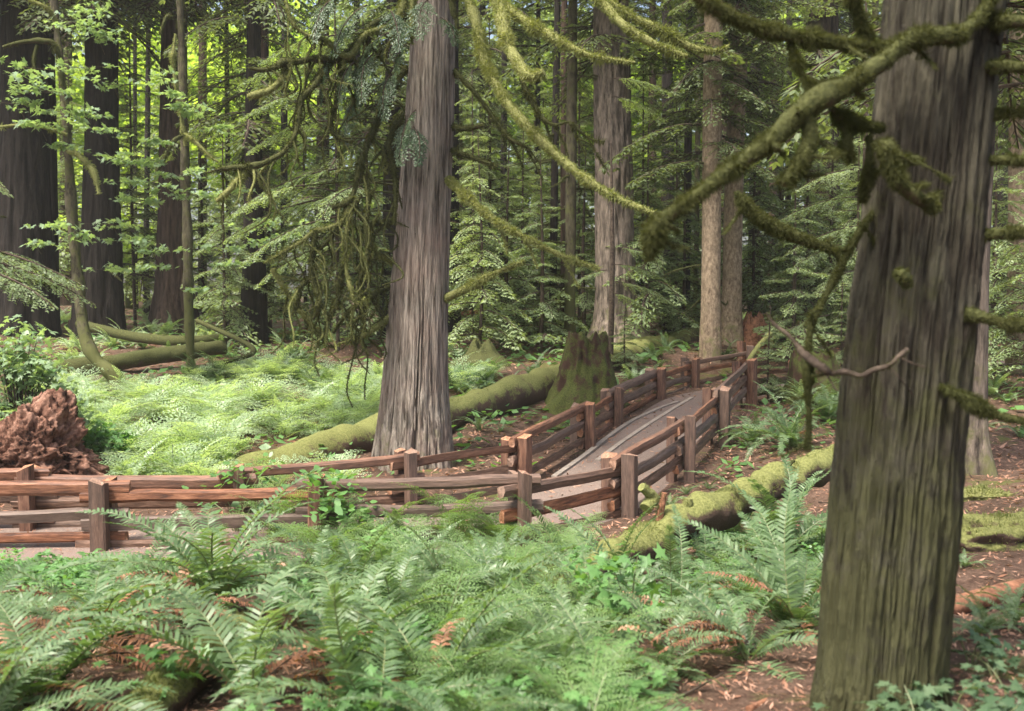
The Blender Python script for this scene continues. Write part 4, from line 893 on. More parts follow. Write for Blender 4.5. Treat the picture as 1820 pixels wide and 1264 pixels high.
for x, Y, kd, s in [(455, 38, 'young_b', .9), (400, 35, 'young_a', .8), (600, 34, 'young_d', .9), (650, 38, 'young_b', 1.0), (545, 41, 'young_a', 1.1), (240, 47, 'young_d', 1.1), (130, 52, 'young_b', 1.2), (360, 46, 'young_a', 1.1),
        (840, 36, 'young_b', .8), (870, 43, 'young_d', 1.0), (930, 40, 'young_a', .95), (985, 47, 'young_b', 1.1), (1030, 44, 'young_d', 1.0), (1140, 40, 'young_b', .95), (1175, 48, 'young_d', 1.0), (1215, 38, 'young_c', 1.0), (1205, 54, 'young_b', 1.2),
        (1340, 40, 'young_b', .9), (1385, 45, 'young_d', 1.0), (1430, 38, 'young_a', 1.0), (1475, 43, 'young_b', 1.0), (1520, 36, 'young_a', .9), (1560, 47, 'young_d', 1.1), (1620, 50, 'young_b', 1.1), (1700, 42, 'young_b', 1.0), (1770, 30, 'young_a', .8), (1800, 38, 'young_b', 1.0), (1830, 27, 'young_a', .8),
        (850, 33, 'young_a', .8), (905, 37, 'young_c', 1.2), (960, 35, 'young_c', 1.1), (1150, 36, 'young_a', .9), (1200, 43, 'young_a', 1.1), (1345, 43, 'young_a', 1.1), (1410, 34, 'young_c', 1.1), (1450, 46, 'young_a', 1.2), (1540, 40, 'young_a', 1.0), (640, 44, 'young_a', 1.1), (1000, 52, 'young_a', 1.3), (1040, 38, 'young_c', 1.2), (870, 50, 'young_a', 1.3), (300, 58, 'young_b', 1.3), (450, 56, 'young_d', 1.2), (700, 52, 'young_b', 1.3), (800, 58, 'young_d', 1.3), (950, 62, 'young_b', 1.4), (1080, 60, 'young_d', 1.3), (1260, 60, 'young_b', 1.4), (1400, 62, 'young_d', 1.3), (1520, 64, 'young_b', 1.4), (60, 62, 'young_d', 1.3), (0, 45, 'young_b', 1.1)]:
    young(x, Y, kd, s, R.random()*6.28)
young(1112, 31, 'young_c', .40, .3, 'small hemlock with soft fans of needles in front of the furrowed fir', None)
young(1500, 31.5, 'young_c', .55, 1.3, 'small bushy hemlock behind the squat mossy stump', None)
young(1368, 27.2, 'young_c', .42, 2.2, 'hemlock sapling with a thin curved stem beside the right end of the near fence', None)

def spray_hemlock(label, px, Y, ztop, items, seed, arms=None):
    gx = ray(px, 560)[0]*Y; b = np.array([gx, Y, h1(gx, Y)]); root = thing('hemlock_tree', label, 'tree', b)
    mb = MB(); tube(mb, np.array([b-[0, 0, .3], b+[.05, 0, ztop*.5], b+[0, .1, ztop]]), [.10, .08, .02], 10, 30, .1, 3, seed); part('trunk', mb, M['twig'], root, True)
    if arms:
        for x, y, Yi, L, hd, tl in items:
            e = P(x, y, Yi); a = np.array([gx, Y, e[2]+.25]); mb = MB(); tube(mb, np.array([a, (a+e)/2+[0, 0, .12], e]), [.03, .022, .014], 6, 12, .15, 5, 3); part('branch', mb, M['moss_dark'], root, True)
    sprays_at(root, 'foliage_spray', items, .085, .034, [M['hemlock_pale'], M['twig']], 20, .30, seed)
spray_hemlock('hemlock behind the big cedar, its long pale boughs reaching left behind the hanging twigs', 738, 24.5, 13, [(605, 300, 22.3, 2.7, 200, .26), (595, 350, 22.1, 2.6, 188, .22), (600, 385, 21.9, 2.4, 205, .3), (575, 110, 22.2, 1.9, 190, .15), (590, 215, 22.4, 2.0, 185, .2), (580, 160, 22.1, 1.8, 210, .2), (610, 430, 22.0, 2.1, 195, .3), (640, 330, 22.3, 1.8, 250, .3), (560, 250, 22.2, 1.5, 200, .3), (605, 60, 22.5, 1.9, 180, .2), (520, 175, 22.0, 1.2, 190, .25), (540, 330, 21.8, 1.6, 195, .25)], 700, 738)
spray_hemlock('hemlock with pale layered boughs left of the near tree, above the squat stump', 1530, 29, 12, [(1540, 300, 28, 2.4, 195, .12), (1530, 350, 28, 2.6, 185, .12), (1545, 400, 28, 2.6, 190, .15), (1525, 430, 28, 2.2, 205, .15), (1560, 250, 28.2, 2.4, 190, .1), (1530, 480, 28, 2.0, 215, .2), (1560, 190, 28.2, 2.4, 185, .1), (1500, 600, 28.2, 1.4, 20, .35), (1420, 580, 28.2, 1.1, 160, .3), (1470, 560, 28.2, 1.5, 200, .2)], 740)
spray_hemlock('hemlock with soft fans of needles at the foot of the furrowed fir', 1085, 31.5, 7, [(1090, 470, 30.6, 1.7, -10, .12), (1095, 500, 30.4, 1.9, 5, .2), (1100, 440, 30.6, 1.5, -20, .15), (1085, 520, 30.5, 1.5, 15, .3), (1080, 480, 30.6, 1.2, 190, .2), (1090, 140, 30.6, 1.8, -10, .1), (1090, 170, 30.6, 1.8, 15, .2)], 780)

# ------------------------------------------------------------------ sunlit broadleaf trees and the wood beyond
def far_crown(n, seed, rad=(5, 4, 7), nc=26, size=.34):
    R = np.random.default_rng(seed); cs = []
    for _ in range(nc):
        d = R.normal(0, 1, 3); d /= np.linalg.norm(d); cs.append(d*R.uniform(.3, 1)*np.array(rad))
    cs = np.array(cs); k = R.integers(0, nc, n); c = cs[k]+R.normal(0, 1, (n, 3))*[1.0, 1.0, .55]
    a = R.random(n)*2*PI; s = size*(.6+.8*R.random(n)); u = np.stack([np.cos(a), np.sin(a), R.normal(0, .4, n)], 1)*s[:, None]*.5
    w = np.stack([-np.sin(a), np.cos(a), R.normal(-.2, .5, n)], 1)*s[:, None]*.4
    V = np.stack([c-u, c-u*.1+w, c+u, c-u*.1-w], 1).reshape(-1, 3)
    return MB().add(V, np.arange(n)[:, None]*4+np.arange(4)[None])
fm = {}
def broad(x, Y, z, kind, s, label, group, mat='bright'):
    key = (kind, mat)
    if key not in fm: fm[key] = far_crown(5200, 80+kind).mesh('crown', M[mat])
    gx = ray(x, 560)[0]*Y; g = h1(gx, Y); root = thing('broadleaf_tree', label, 'tree', (gx, Y, g), group)
    b = np.array([gx, Y, g]); mb = MB(); tube(mb, np.array([b-[0, 0, .4], b+[.2, 0, z*.5], b+[0, .1, z+2]]), [.26*s, .2*s, .06], 9, 20, .1, 1, 3); part('trunk', mb, M['maple_bark'], root, True)
    o = link('crown', fm[key], root, (0, 0, z)); o.scale = (s,)*3; o.rotation_euler.z = x*.37
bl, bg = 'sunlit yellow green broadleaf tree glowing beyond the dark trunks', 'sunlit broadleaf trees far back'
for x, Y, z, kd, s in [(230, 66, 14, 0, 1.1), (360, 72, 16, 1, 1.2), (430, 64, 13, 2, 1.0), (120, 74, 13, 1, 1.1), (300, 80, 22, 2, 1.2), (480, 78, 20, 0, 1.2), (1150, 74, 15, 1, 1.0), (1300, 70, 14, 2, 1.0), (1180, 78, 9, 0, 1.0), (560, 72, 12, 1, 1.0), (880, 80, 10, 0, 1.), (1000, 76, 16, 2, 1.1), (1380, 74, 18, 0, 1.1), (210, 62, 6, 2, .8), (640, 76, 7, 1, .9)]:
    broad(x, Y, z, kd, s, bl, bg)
dl, dg = 'green broadleaf tree in the far wood', 'green broadleaf trees in the far wood'
for x, Y, z, kd, s in [(20, 80, 10, 0, 1.3), (700, 84, 14, 1, 1.2), (830, 74, 15, 2, 1.1), (950, 84, 22, 0, 1.2), (1080, 82, 14, 1, 1.2), (1240, 84, 22, 2, 1.3), (1450, 80, 14, 1, 1.2), (1560, 76, 9, 0, 1.1), (1650, 80, 16, 2, 1.2), (1740, 72, 9, 1, 1.0), (1810, 78, 15, 0, 1.2), (1500, 86, 24, 2, 1.3), (600, 86, 24, 2, 1.3), (-60, 74, 18, 1, 1.2), (1880, 70, 12, 2, 1.2)]:
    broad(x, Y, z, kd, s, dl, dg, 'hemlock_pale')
def far_wood():
    R = np.random.default_rng(77); n = 60000
    th = R.uniform(-.95, .95, n); Y = R.uniform(92, 112, n); x = np.tan(th*.72)*Y*1.15
    z = 2+30*R.random(n)**1.15; q = np.stack([x*.16, Y*.16, z*.16], 1)
    keep = fbm(q, 5, 3) > .46; x, Y, z = x[keep], Y[keep], z[keep]; n = len(x)
    c = np.stack([x, Y, z], 1); a = R.random(n)*2*PI; s = .85*(.6+.8*R.random(n))
    u = np.stack([np.cos(a), np.sin(a)*.5, R.normal(0, .4, n)], 1)*s[:, None]*.5; w = np.stack([-np.sin(a)*.6, np.cos(a)*.5, R.normal(-.3, .5, n)], 1)*s[:, None]*.45
    V = np.stack([c-u, c-u*.1+w, c+u, c-u*.1-w], 1).reshape(-1, 3)
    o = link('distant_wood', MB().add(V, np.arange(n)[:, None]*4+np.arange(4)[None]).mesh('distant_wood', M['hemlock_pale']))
    tag(o, 'soft green foliage of the distant wood filling the gaps between trunks', 'wood', None, 'stuff')
far_wood()

# ------------------------------------------------------------------ ferns
def arc(L, a0, a1, n, sway=0.):
    t = np.linspace(0, 1, n+1); th = a0+(a1-a0)*t**1.15
    d = np.stack([np.cos(th), sway*np.sin(t*2.5), np.sin(th)], 1)*(L/n)
    return t, np.vstack([[0, 0, 0], np.cumsum(d[:-1], 0)])
def sword_frond(L, a0, a1, seed, n=40, lmax=.105, wd=.0175, cut=1., curl=.0):
    R = np.random.default_rng(seed); t, p = arc(L, a0, a1, n, R.normal(0, .12)); T, _, _ = frames(p)
    S = np.cross(T, [0, 0, 1.]); S = np.where(np.abs(S).sum(1, keepdims=True) < 1e-6, [0, 1., 0], S); S /= np.linalg.norm(S, axis=1)[:, None]
    S = S*np.sign(S[:, 1:2]+1e-9); Nn = np.cross(S, T); Nn *= np.sign(Nn[:, 2:3]+1e-9)
    mb = MB(); tube(mb, p[::4], np.linspace(.006, .0015, len(p[::4])), 4, len(p[::4]), m=1, raw=True)
    k = np.arange(max(3, int(n*.10)), n+1); tt = t[k]
    pf = np.where(tt < .3, .62+.38*tt/.3, np.clip((1-tt)/.7, 0, 1)**.62)*lmax*L
    for sd in (-1, 1):
        q = R.random(len(k)) < cut
        kk = k[q]; m = len(kk); l = (pf[q]+.004)*(.9+.2*R.random(m)); a = math.radians(18)+R.normal(0, .06, m)+tt[q]*.35
        d = S[kk]*sd*np.cos(a)[:, None]+T[kk]*np.sin(a)[:, None]+Nn[kk]*(.16+R.normal(0, .10, m))[:, None]
        w = T[kk]*(wd*L*.5*(.85+.3*R.random(m)))[:, None]+Nn[kk]*(R.normal(0, .12, m)*wd*L)[:, None]; b = p[kk]
        drop = np.array([0, 0, -1.])*(l*(.10+curl*R.random(m)))[:, None]
        m1 = b+d*(l*.5)[:, None]+Nn[kk]*(l*.03)[:, None]; tip = b+d*l[:, None]+drop
        V = np.stack([b-w*.8, m1-w, tip-w*.12, tip+w*.12, m1+w, b+w*1.05], 1).reshape(-1, 3)
        i = np.arange(m)[:, None]*6
        mb.add(V, np.concatenate([i+np.array([[0, 1, 4, 5]]), i+np.array([[1, 2, 3, 4]])]))
    return mb
def lady_frond(L, a0, a1, seed, n=20, m=8, wmax=.21):
    R = np.random.default_rng(seed); t, p = arc(L, a0, a1, n, R.normal(0, .1)); T, _, _ = frames(p)
    S = np.cross(T, [0, 0, 1.]); S /= np.maximum(np.linalg.norm(S, axis=1), 1e-6)[:, None]; S *= np.sign(S[:, 1:2]+1e-9)
    Nn = np.cross(S, T); Nn *= np.sign(Nn[:, 2:3]+1e-9)
    mb = MB(); tube(mb, p[::3], np.linspace(.005, .001, len(p[::3])), 4, len(p[::3]), m=1, raw=True); out = []
    for k in range(max(2, n//7), n+1):
        tt = t[k]; l0 = wmax*L*(min(1., .45+tt*2.0) if tt < .35 else max((1-tt)/.65, 0)**.8)*(.9+.2*R.random())+.008
        for sd in (-1, 1):
            a = math.radians(20)+tt*.3+R.normal(0, .07); d = S[k]*sd*math.cos(a)+T[k]*math.sin(a)+Nn[k]*R.normal(.04, .08)
            d /= np.linalg.norm(d); e = np.cross(Nn[k], d); e /= np.linalg.norm(e); mm = max(3, int(m*l0/(wmax*L)+.5)); s = (np.arange(mm)+.4)/mm
            b = p[k]+d*(l0*s)[:, None]; b[:, 2] -= .22*l0*s*s
            ll = l0*.24*(1-s*.82)+.003; ww = l0*.5/mm*(1-.4*s)
            for s2 in (-1, 1):
                g = e*s2*.88+d*.48; g = g/np.linalg.norm(g)
                tip = b+g*ll[:, None]+R.normal(0, .10, (mm, 3))*ll[:, None]; mid = b+g*(ll*.45)[:, None]
                out.append(np.stack([b-d*ww[:, None]*.6, mid-d*ww[:, None]*.5+[0, 0, .0], tip, mid+d*ww[:, None]], 1).reshape(-1, 3))
    V = np.concatenate(out); mb.add(V, np.arange(len(V)).reshape(-1, 4)); return mb
SWARC = [(1.3, -.25), (1.15, -.5), (.95, -.75), (1.4, .3), (.75, -.7), (1.2, -.9), (1.05, -.1), (.55, -.5)]
SW = [sword_frond(1., a, b, 20+i) for i, (a, b) in enumerate(SWARC)]
SWl = [sword_frond(1., a, b, 40+i, 24, .11, .030) for i, (a, b) in enumerate(SWARC)]
DD = [sword_frond(1., a, b, 60+i, 36, .085, .02, .8, .6) for i, (a, b) in enumerate([(.6, -.55), (.3, -.45), (.75, -.8)])]
LD = [lady_frond(1., a, b, 30+i, 20, 8, .22) for i, (a, b) in enumerate([(1.3, -.1), (1.1, -.5), (.9, -.5), (1.2, -.7)])]
LDl = [lady_frond(1., a, b, 50+i, 12, 5, .27) for i, (a, b) in enumerate([(1.35, -.35), (1.2, -.5), (1.0, -.6), (1.3, -.9)])]
swme = [m.mesh('frond', [M['sword'], M['stem']]) for m in SW]
swme2 = [m.mesh('frond', [M['lady'], M['stem']]) for m in SW[:4]]
ddme = [m.mesh('dead_frond', [M['dead'], M['twig']]) for m in DD]
ldme = [m.mesh('frond', [M['lady'], M['stem']]) for m in LD]
NF = 0
def big_fern(label, g, s, n, seed, dead=0, kind='sword', heading=None, group=None, tone=None, spread=2*PI):
    R = np.random.default_rng(seed); root = thing('sword_fern' if kind == 'sword' else 'lady_fern', label, 'fern', g, group)
    for k in range(n):
        src = (swme if kind == 'sword' else ldme); o = link('frond', src[R.integers(0, len(src))], root, (0, 0, -.02))
        az = (heading or 0)+spread*(k+R.random()*.7)/n-(spread/2 if heading is not None else 0)
        o.rotation_euler = (R.normal(0, .18), R.normal(0, .12), az); o.scale = (s*R.uniform(.75, 1.1),)*3
    for k in range(dead):
        o = link('dead_frond', ddme[R.integers(0, 3)], root, (0, 0, .05+.12*R.random())); o.rotation_euler = (R.normal(0, .4), R.normal(.1, .2), R.random()*6.28); o.scale = (s*R.uniform(.6, .9),)*3
    return root
def pg(px, py): return on_ground(px, py)
for i, (lab, px, py, s, n, dead, kind) in enumerate([
    ('large upright sword fern in front of the near fence, left of centre', 385, 1085, 1.55, 20, 4, 'sword'),
    ('big sword fern at the bottom left corner with long fronds spread over the ground', 70, 1262, 1.55, 12, 8, 'sword'),
    ('sword fern beside the dead brown fronds at the lower left', 175, 1165, 1.4, 11, 12, 'sword'),
    ('sword fern arching over the short mossy log end', 450, 1262, 1.35, 8, 4, 'sword'),
    ('dark sword fern with broken brown fronds right of the short mossy log', 620, 1215, 1.35, 11, 5, 'sword'),
    ('sword fern at the bottom centre with long fronds pointing right', 770, 1275, 1.45, 12, 4, 'sword'),
    ('grey green sword fern close against the near fence left of its corner post', 715, 985, .95, 16, 0, 'sword'),
    ('bushy sword fern in front of the thick mossy log, biggest on the right', 1385, 1000, 1.5, 26, 1, 'sword'),
    ('sword fern between the bushy fern and the foot of the near tree', 1415, 1130, 1.25, 18, 3, 'sword'),
    ('sparse sword fern with upright fronds beside the yellow moss mound', 1108, 1080, 1.15, 13, 1, 'sword'),
    ('low sword fern right of the yellow moss mound, fronds lying to the right', 1195, 1115, 1.15, 13, 1, 'sword'),
    ('sword fern leaning over the middle of the thick mossy log', 1300, 955, 1.15, 16, 1, 'sword'),
    ('sword fern between the thick mossy log and the near tree', 1470, 1010, 1.3, 18, 1, 'sword'),
    ('sword fern with low spreading fronds on the open soil left of the near tree', 1330, 1175, .95, 12, 3, 'sword'),
    ('sword fern at the lower edge of the thick mossy log', 1250, 1030, 1.1, 15, 1, 'sword'),
    ('sword fern squeezed between two bigger ferns right of the moss mound', 1310, 1070, 1.05, 14, 2, 'sword'),
    ('lacy fern leaning on the near fence left of the leafy herb', 500, 968, 1.35, 10, 0, 'lady'),
    ('lacy fern rising in front of the long lower rails of the near fence', 660, 975, 1.4, 10, 0, 'lady'),
    ('lacy fern right under the corner post of the near fence', 890, 972, 1.3, 10, 0, 'lady'),
    ('sword fern in deep shade below the moss mound', 1180, 1190, .8, 10, 2, 'sword'),
    ('lush sword fern behind the thick mossy log and beside the near fence', 1405, 800, 1.75, 26, 1, 'sword'),
    ('sword fern against the left edge of the near tree, behind the thick log', 1470, 750, 1.7, 22, 1, 'sword'),
    ('withered fern of drooping rusty red fronds on the bare soil at the lower left', 335, 1130, 1.05, 2, 15, 'sword'),
    ('small lone sword fern growing beside the long log right of the big cedar', 852, 768, .75, 12, 1, 'sword'),
    ('sword fern at the foot of the near fence beside the big lush fern', 1335, 790, 1.2, 18, 1, 'sword'),
    ('sword fern in front of the squat mossy stump', 1440, 715, 1.5, 20, 0, 'sword'),
    ('small sword fern poking up behind the end of the thick mossy log', 1192, 905, .5, 9, 0, 'sword'),
    ('yellow green lacy fern standing tall by the corner post of the near fence', 815, 970, 1.45, 10, 0, 'lady'),
    ('pale lacy fern spreading at the right of the corner post', 1015, 985, 1.0, 10, 0, 'lady'),
    ('soft lacy fern in front of the near fence between two sword ferns', 580, 1000, 1.4, 10, 0, 'lady'),
    ('broad lacy fern at the bottom of the view right of centre', 1010, 1235, 1.0, 11, 0, 'lady'),
    ('bright lacy fern low among the herbs at the bottom centre', 880, 1150, .95, 10, 0, 'lady'),
    ('yellowish lacy fern in the hollow behind the lower left ferns', 270, 1060, .8, 9, 0, 'lady')]):
    g = pg(px, py); 
    if py > 1255: g = pg(px, min(py, 1258))
    big_fern(lab, g, s, n, 900+i*3, dead, kind)
# smaller ferns that fill the bank in front of the fence
fg, fl = 'ferns filling the bank in front of the near fence', 'green fern in the tangle of ferns on the near bank'
swc = []; 
def clump(src, n, seed, s=1., dead=0):
    R = np.random.default_rng(seed); mb = MB()
    for k in range(n): mb.merge(src[R.integers(0, len(src))], xf((0, 0, -.02), 2*PI*(k+R.random()*.7)/n, R.normal(0, .12), s*R.uniform(.7, 1.1), R.normal(0, .18)))
    for k in range(dead): mb.merge(DD[R.integers(0, 3)], xf((0, 0, 0), R.random()*6.28, R.normal(.1, .2), s*.75, R.normal(0, .4)), None)
    return mb
me_sw = [clump(SW, 12, i).mesh('sword_fern', [M['sword'], M['stem']]) for i in range(4)]
me_ld = [clump(LD, 9, i).mesh('lady_fern', [M['lady'], M['stem']]) for i in range(4)]
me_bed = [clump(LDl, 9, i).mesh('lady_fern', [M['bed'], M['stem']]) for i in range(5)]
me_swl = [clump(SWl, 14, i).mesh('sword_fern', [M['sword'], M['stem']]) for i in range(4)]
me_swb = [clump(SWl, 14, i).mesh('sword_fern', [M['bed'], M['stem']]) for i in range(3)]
def fern(name, me, g, s, label, group, seed):
    R = np.random.default_rng(seed); o = link(name, me, None, g); o.scale = (s, s, s*R.uniform(.85, 1.1)); o.rotation_euler = (R.normal(0, .08), R.normal(0, .08), R.random()*6.28)
    return tag(o, label, 'fern', group)
R = np.random.default_rng(31); cnt = 0
while cnt < 84:
    Y = 4.2+7.9*R.random()**.9; x = R.uniform(-.74, .34)*Y
    px = CX+x/Y*FPX; d, _ = path_dist(np.array([x]), np.array([Y]))
    if d[0] < 1.75 or (px > 1430 and Y < 8) or (-40 < px < 620 and Y < 8.0) or (-40 < px < 240 and Y > 8.6) or (px < 560 and Y > 9.6): continue
    v = vnoise([[x*.8, Y*.8, 3]], 8)[0]*.9
    if px < 600 and R.random() < .45: continue
    if px > 600 and R.random() < .25: continue
    if px > 1120 and (v > .45 or Y > 9.5): continue
    if v > .72: continue
    cnt += 1; lady = R.random() < (.15 if px < 600 else .5)
    fern('lady_fern' if lady else 'sword_fern', (me_ld if lady else me_sw)[R.integers(0, 4)], (x, Y, h1(x, Y)-.03), R.uniform(.75, 1.2), fl, fg, cnt)
# the pale fern bed behind the fence
bg_, bl_ = 'ferns of the pale fern bed behind the far fence', 'pale fern in the dense fern bed behind the far fence'
cnt = 0; tries = 0
while cnt < 250 and tries < 9000:
    tries += 1; Y = R.uniform(17.3, 31.5); x = R.uniform(-.47*Y, -.01*Y); px = CX+x/Y*FPX
    if path_dist(np.array([x]), np.array([Y]))[0][0] < 2.4: continue
    if px > 670 and Y < 27.5: continue
    if 400 < px < 700 and Y < 22.3 and not (Y < 18 and R.random() < .25): continue
    if px < 200 and Y < 19.2: continue
    lim = 31 if px < 560 else 29.5
    if Y > lim or vnoise([[x*.5, Y*.5, 1]], 4)[0] > .80: continue
    if px < 330 and Y > 28: continue
    cnt += 1; far_ = Y > 26.5 and R.random() < .6
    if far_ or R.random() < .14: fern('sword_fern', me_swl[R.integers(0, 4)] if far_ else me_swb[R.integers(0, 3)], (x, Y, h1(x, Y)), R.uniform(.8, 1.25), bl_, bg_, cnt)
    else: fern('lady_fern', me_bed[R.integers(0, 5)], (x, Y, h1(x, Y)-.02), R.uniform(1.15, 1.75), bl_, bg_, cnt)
# ferns between log, stump and the far wood
mg, ml = 'sword ferns scattered on the forest floor beyond the fences', 'sword fern on the shaded forest floor beyond the fences'
cnt = 0; tries = 0
while cnt < 170 and tries < 9000:
    tries += 1; Y = 25+30*R.random()**1.3; px = R.uniform(60, 1800); x = ray(px, 600)[0]*Y
    if path_dist(np.array([x]), np.array([Y]))[0][0] < 2.6: continue
    if px < 640 and Y < 31: continue
    if 800 < px < 1050 and Y < 28.5 and R.random() < .7: continue
    if vnoise([[x*.35, Y*.35, 2]], 14)[0] > .62: continue
    cnt += 1; fern('sword_fern', (me_swl if R.random() < .6 else me_swb)[R.integers(0, 3)], (x, Y, h1(x, Y)), R.uniform(.8, 1.35), ml, mg, 500+cnt)
cg, cl = 'small ferns on the slope right of the path', 'small green fern on the slope right of the path'
for i, (px, py, s) in enumerate([(1335, 800, .5), (1300, 780, .4), (1450, 860, .5), (1220, 880, .4), (1260, 870, .35), (1750, 760, .8), (1790, 720, .9), (1815, 780, .8), (1770, 690, 1.), (1810, 660, 1.), (1760, 1120, .35), (1800, 1110, .45), (1715, 1010, .3), (1740, 1130, .3), (1690, 1000, .3), (1520, 660, .8), (1490, 690, .9), (890, 770, .35), (1010, 760, .3), (1140, 650, .9), (1160, 640, 1.), (1185, 625, 1.), (1290, 640, .8), (1380, 700, .6), (1120, 690, .7)]):
    fern('sword_fern', me_sw[i % 4] if i < 11 else me_swl[i % 4], pg(px, py), s, cl, cg, 800+i)

# ------------------------------------------------------------------ broad leaved herbs
def herb_mesh(name, seed, n=9, h=.38, size=.085, mat='herb', lobed=False):
    R = np.random.default_rng(seed); mb = MB(); cs = []
    for k in range(n):
        az = R.random()*6.28; r = h*.75*R.random()**.7; top = np.array([math.cos(az)*r, math.sin(az)*r, h*R.uniform(.45, 1.)])
        tube(mb, np.array([[0, 0, -.03], top*np.array([.35, .35, .6]), top]), [.005, .004, .002], 4, 5, m=1)
        for q in range(5): cs.append(top+R.normal(0, 1, 3)*[size*.9, size*.9, size*.35])
    cs = np.array(cs)
    if lobed: v, f = leaf_cloud(cs, 0, .01, size*1.2, seed, .3, .35); mb.add(v, f)
    else:
        k = len(cs)*3; c = np.repeat(cs, 3, 0)+R.normal(0, size*.35, (k, 3)); a = R.random(k)*6.28; l = size*(.5+.6*R.random(k))
        d = np.stack([np.cos(a), np.sin(a), R.normal(-.15, .25, k)], 1); w = np.stack([-np.sin(a), np.cos(a), R.normal(0, .3, k)], 1)*(l*.34)[:, None]
        V = np.stack([c, c+d*(l*.35)[:, None]-w, c+d*(l*.72)[:, None]-w*.75, c+d*l[:, None], c+d*(l*.72)[:, None]+w*.75, c+d*(l*.35)[:, None]+w], 1).reshape(-1, 3)
        mb.add(V, np.arange(k)[:, None]*6+np.arange(6)[None])
    return mb.mesh(name, [M[mat], M['stem']])
hm_ = [herb_mesh('leafy_herb', 10+i, 8+i, .34+.05*i, .08, 'herb') for i in range(3)]+[herb_mesh('leafy_herb', 20+i, 8, .4, .10, 'herb', True) for i in range(2)]
hg, hl = 'leafy herbs among the near ferns', 'leafy green herb growing among the near ferns'
cnt = 0
while cnt < 120:
    Y = 4.3+7.8*R.random(); x = R.uniform(-.56, .40)*Y; px = CX+x/Y*FPX
    if path_dist(np.array([x]), np.array([Y]))[0][0] < 1.65: continue
    if px > 1440 and Y < 6.5 and px < 1670: continue
    v = vnoise([[x*1.1, Y*1.1, 7]], 28)[0]
    if v > .62 or (px < 640 and Y < 8.5 and R.random() < .8) or (px > 1200 and R.random() < .5): continue
    cnt += 1; o = link('leafy_herb', hm_[R.integers(0, 5)], None, (x, Y, h1(x, Y))); o.scale = (R.uniform(.45, .85),)*3; o.rotation_euler.z = R.random()*6.28
    tag(o, hl, 'herb', hg)
for lab, px, py, s, k in [('tall leafy herb reaching over the rails of the near fence left of centre', 570, 975, 2.4, 1), ('leafy herb in front of the post of the far fence at the left', 420, 950, 2.2, 2), ('leafy herb among ferns below the long rails of the near fence', 700, 1035, 1.4, 0), ('leafy herb hiding the rails beside the tall leafy herb', 625, 980, 1.9, 0), ('pale leafy herb below the moss mound', 1030, 1130, 1.2, 1), ('herb with toothed leaves at the bottom, right of centre', 1120, 1150, 1.3, 3)]:
    o = link('leafy_herb', hm_[k], None, pg(px, py)); o.scale = (s*.8, s*.8, s*1.15); tag(o, lab, 'herb')
ig, il = 'lobed leaf seedlings at the foot of the near tree', 'lobed leaf seedling at the foot of the near tree'
ivm = [herb_mesh('maple_seedling', 40+i, 3, .26, .075, 'seedling', True) for i in range(2)]
for i, (px, Y, z) in enumerate([(1600, 4.3, 0), (1570, 4.6, 0), (1640, 4.2, 0), (1540, 4.4, 0), (1700, 4.1, 0), (1760, 4.2, 0), (1800, 4.6, 0), (1740, 4.7, 0), (1690, 4.6, 0), (1770, 5.0, 0), (1725, 5.2, 0), (1620, 4.0, 0), (1820, 4.3, 0), (1660, 4.45, 0)]):
    x = ray(px, 1200)[0]*Y; o = link('maple_seedling', ivm[i % 2], None, (x, Y, h1(x, Y))); o.scale = (.75+.3*R.random(),)*3; o.rotation_euler.z = i*1.7; tag(o, il, 'seedling', ig)

# ------------------------------------------------------------------ litter, sticks, ground cover (nobody could count these)
def litter():
    R = np.random.default_rng(9); n = 90000
    Y = 4+34*R.random(n)**1.5; x = R.uniform(-.58, .62, n)*Y
    d, _ = path_dist(x, Y); k = (d > 1.25) | (R.random(n) < .30); x, Y, d = x[k], Y[k], d[k]; n = len(x)
    z = np.where(d < 1.25, path_dist(x, Y)[1]+.05, hgt(x, Y)+.012)
    a = R.random(n)*6.28; l = .012+.035*R.random(n)**2; l *= np.clip(Y/9, .7, 2.6); w = l*R.uniform(.10, .35, n)
    u = np.stack([np.cos(a), np.sin(a), R.normal(0, .3, n)], 1)*l[:, None]; v = np.stack([-np.sin(a), np.cos(a), R.normal(0, .4, n)], 1)*w[:, None]
    c = np.stack([x, Y, z], 1); V = np.stack([c-u, c+v*.8-u*.2, c+u, c-v], 1).reshape(-1, 3)
    mb = MB().add(V, np.arange(n)[:, None]*4+np.arange(4)[None])
    tag(link('forest_litter', mb.mesh('forest_litter', M['litter'])), 'reddish brown needles and bark chips littering the forest floor', 'litter', None, 'stuff')
    mb = MB()
    for k in range(420):
        Y = 5+30*R.random(); x = R.uniform(-.5, .56)*Y
        if path_dist(np.array([x]), np.array([Y]))[0][0] < 1.4: continue
        z = h1(x, Y); a = R.random()*6.28; L = R.uniform(.15, .8); dd = np.array([math.cos(a), math.sin(a), R.uniform(-.05, .25)])*L
        c = np.array([x, Y, z+.015]); tube(mb, np.array([c, c+dd*.5+R.normal(0, .03, 3), c+dd]), [.010, .008, .003], 5, 5)
    tag(link('fallen_twigs', mb.mesh('fallen_twigs', M['twig'])), 'small fallen twigs strewn over the forest floor', 'twigs', None, 'stuff')
litter()
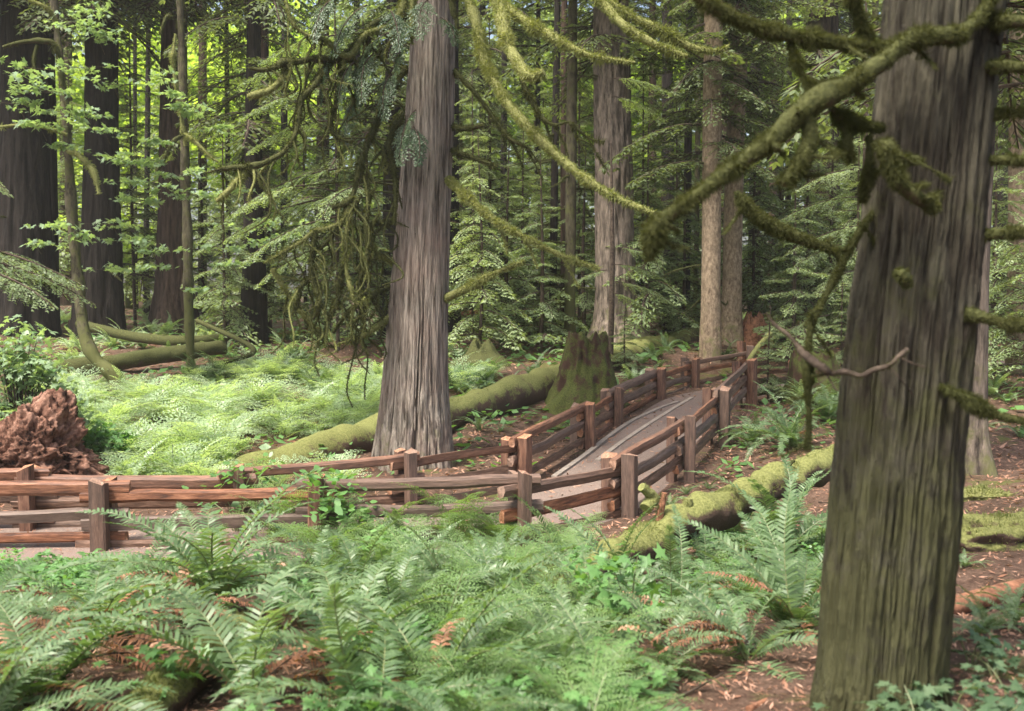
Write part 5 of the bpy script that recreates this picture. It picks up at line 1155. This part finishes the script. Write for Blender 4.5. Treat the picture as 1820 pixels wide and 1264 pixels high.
def cover():
    R = np.random.default_rng(19); n = 30000
    Y = 4+9*R.random(n); x = R.uniform(-.57, .40, n)*Y; far_ = R.random(n) < .35
    Y = np.where(far_, 18+40*R.random(n), Y); x = np.where(far_, R.uniform(-.56, .56, n)*Y, x)
    d, _ = path_dist(x, Y); v = fbm(np.stack([x*.7, Y*.7, 0*x], 1), 66, 3)
    px = CX+x/Y*FPX
    k = (d > 1.75) & (v < np.where(px > 1150, .46, .52)) & ~((px < 600) & (Y < 8) & (v > .40)); x, Y = x[k], Y[k]; n = len(x)
    c = np.stack([x, Y, hgt(x, Y)+.03+.16*R.random(n)**1.5*np.clip(Y/10, .6, 1.8)], 1); a = R.random(n)*6.28; l = (.028+.035*R.random(n))*np.clip(Y/8, .8, 3.2)
    u = np.stack([np.cos(a), np.sin(a), R.normal(0, .3, n)], 1)*l[:, None]; w = np.stack([-np.sin(a), np.cos(a), R.normal(0, .35, n)], 1)*(l*.55)[:, None]
    V = np.stack([c-u, c+w, c+u, c-w], 1).reshape(-1, 3)
    tag(link('ground_cover', MB().add(V, np.arange(n)[:, None]*4+np.arange(4)[None]).mesh('ground_cover', M['herb'])), 'low green leaves carpeting the ground between the ferns', 'ground cover', None, 'stuff')
cover()

# ------------------------------------------------------------------ light and camera
SUN_EL, SUN_AZ = math.radians(62), math.radians(222)      # azimuth clockwise from +Y: behind the camera, to the left
w = bpy.data.worlds.new('World'); scene.world = w; w.use_nodes = True
nt = w.node_tree; nt.nodes.clear()
sky = nt.nodes.new('ShaderNodeTexSky'); sky.sky_type = 'NISHITA'; sky.sun_disc = False; sky.sun_elevation = SUN_EL; sky.sun_rotation = SUN_AZ
sky.air_density = 1.0; sky.dust_density = 6.0; sky.ozone_density = 1.0
bgn = nt.nodes.new('ShaderNodeBackground'); bgn.inputs[1].default_value = .115
wo = nt.nodes.new('ShaderNodeOutputWorld'); nt.links.new(sky.outputs[0], bgn.inputs[0]); nt.links.new(bgn.outputs[0], wo.inputs[0])
sd = bpy.data.lights.new('sun', 'SUN'); sd.energy = 2.9; sd.angle = math.radians(13); sd.color = (1., .95, .86)
so = bpy.data.objects.new('sun', sd); COL.objects.link(so)
to = Vector((math.sin(SUN_AZ)*math.cos(SUN_EL), math.cos(SUN_AZ)*math.cos(SUN_EL), math.sin(SUN_EL)))
so.rotation_euler = to.to_track_quat('Z', 'Y').to_euler()

cam = bpy.data.cameras.new('camera'); co = bpy.data.objects.new('camera', cam); COL.objects.link(co)
cam.sensor_width = 36; cam.lens = 36*FPX/1820; cam.clip_end = 1000; cam.clip_start = .05
co.location = (0, 0, CAMZ); co.rotation_euler = (PI/2-PITCH, 0, 0)
cam.dof.use_dof = True; cam.dof.focus_distance = 17.5; cam.dof.aperture_fstop = 2.2
scene.camera = co
vs = scene.view_settings; scene.display_settings.display_device = 'sRGB'
vs.view_transform = 'Standard'; vs.look = 'None'; vs.exposure = 1.6; vs.gamma = 1; vs.use_curve_mapping = False
cy = scene.cycles
cy.max_bounces = 7; cy.diffuse_bounces = 4; cy.glossy_bounces = 2; cy.transmission_bounces = 4; cy.transparent_max_bounces = 4
cy.use_denoising = True; cy.sample_clamp_indirect = 6.
try: cy.denoiser = 'OPENIMAGEDENOISE'
except Exception: pass


# added to lift the blacks: one closed box of even, thin haze round everything
def haze(dens):
    lo, hi = np.array([-440., -60., -6.]), np.array([440., 450., 70.])
    v = np.array([[x, y, z] for x in (lo[0], hi[0]) for y in (lo[1], hi[1]) for z in (lo[2], hi[2])])
    f = [[0, 1, 3, 2], [4, 6, 7, 5], [0, 4, 5, 1], [2, 3, 7, 6], [0, 2, 6, 4], [1, 5, 7, 3]]
    m = bpy.data.materials.new('haze'); m.use_nodes = True; t = m.node_tree; t.nodes.clear()
    out = t.nodes.new('ShaderNodeOutputMaterial'); vol = t.nodes.new('ShaderNodeVolumePrincipled')
    vol.inputs['Color'].default_value = (.94, .95, .90, 1); vol.inputs['Density'].default_value = dens; vol.inputs['Anisotropy'].default_value = .1
    t.links.new(vol.outputs[0], out.inputs['Volume'])
    o = link('haze', MB().add(v, f).mesh('haze', m)); tag(o, 'thin haze added to lift the darks between the trees', 'haze', None, 'stuff')
haze(.0004)
cy.volume_bounces = 1
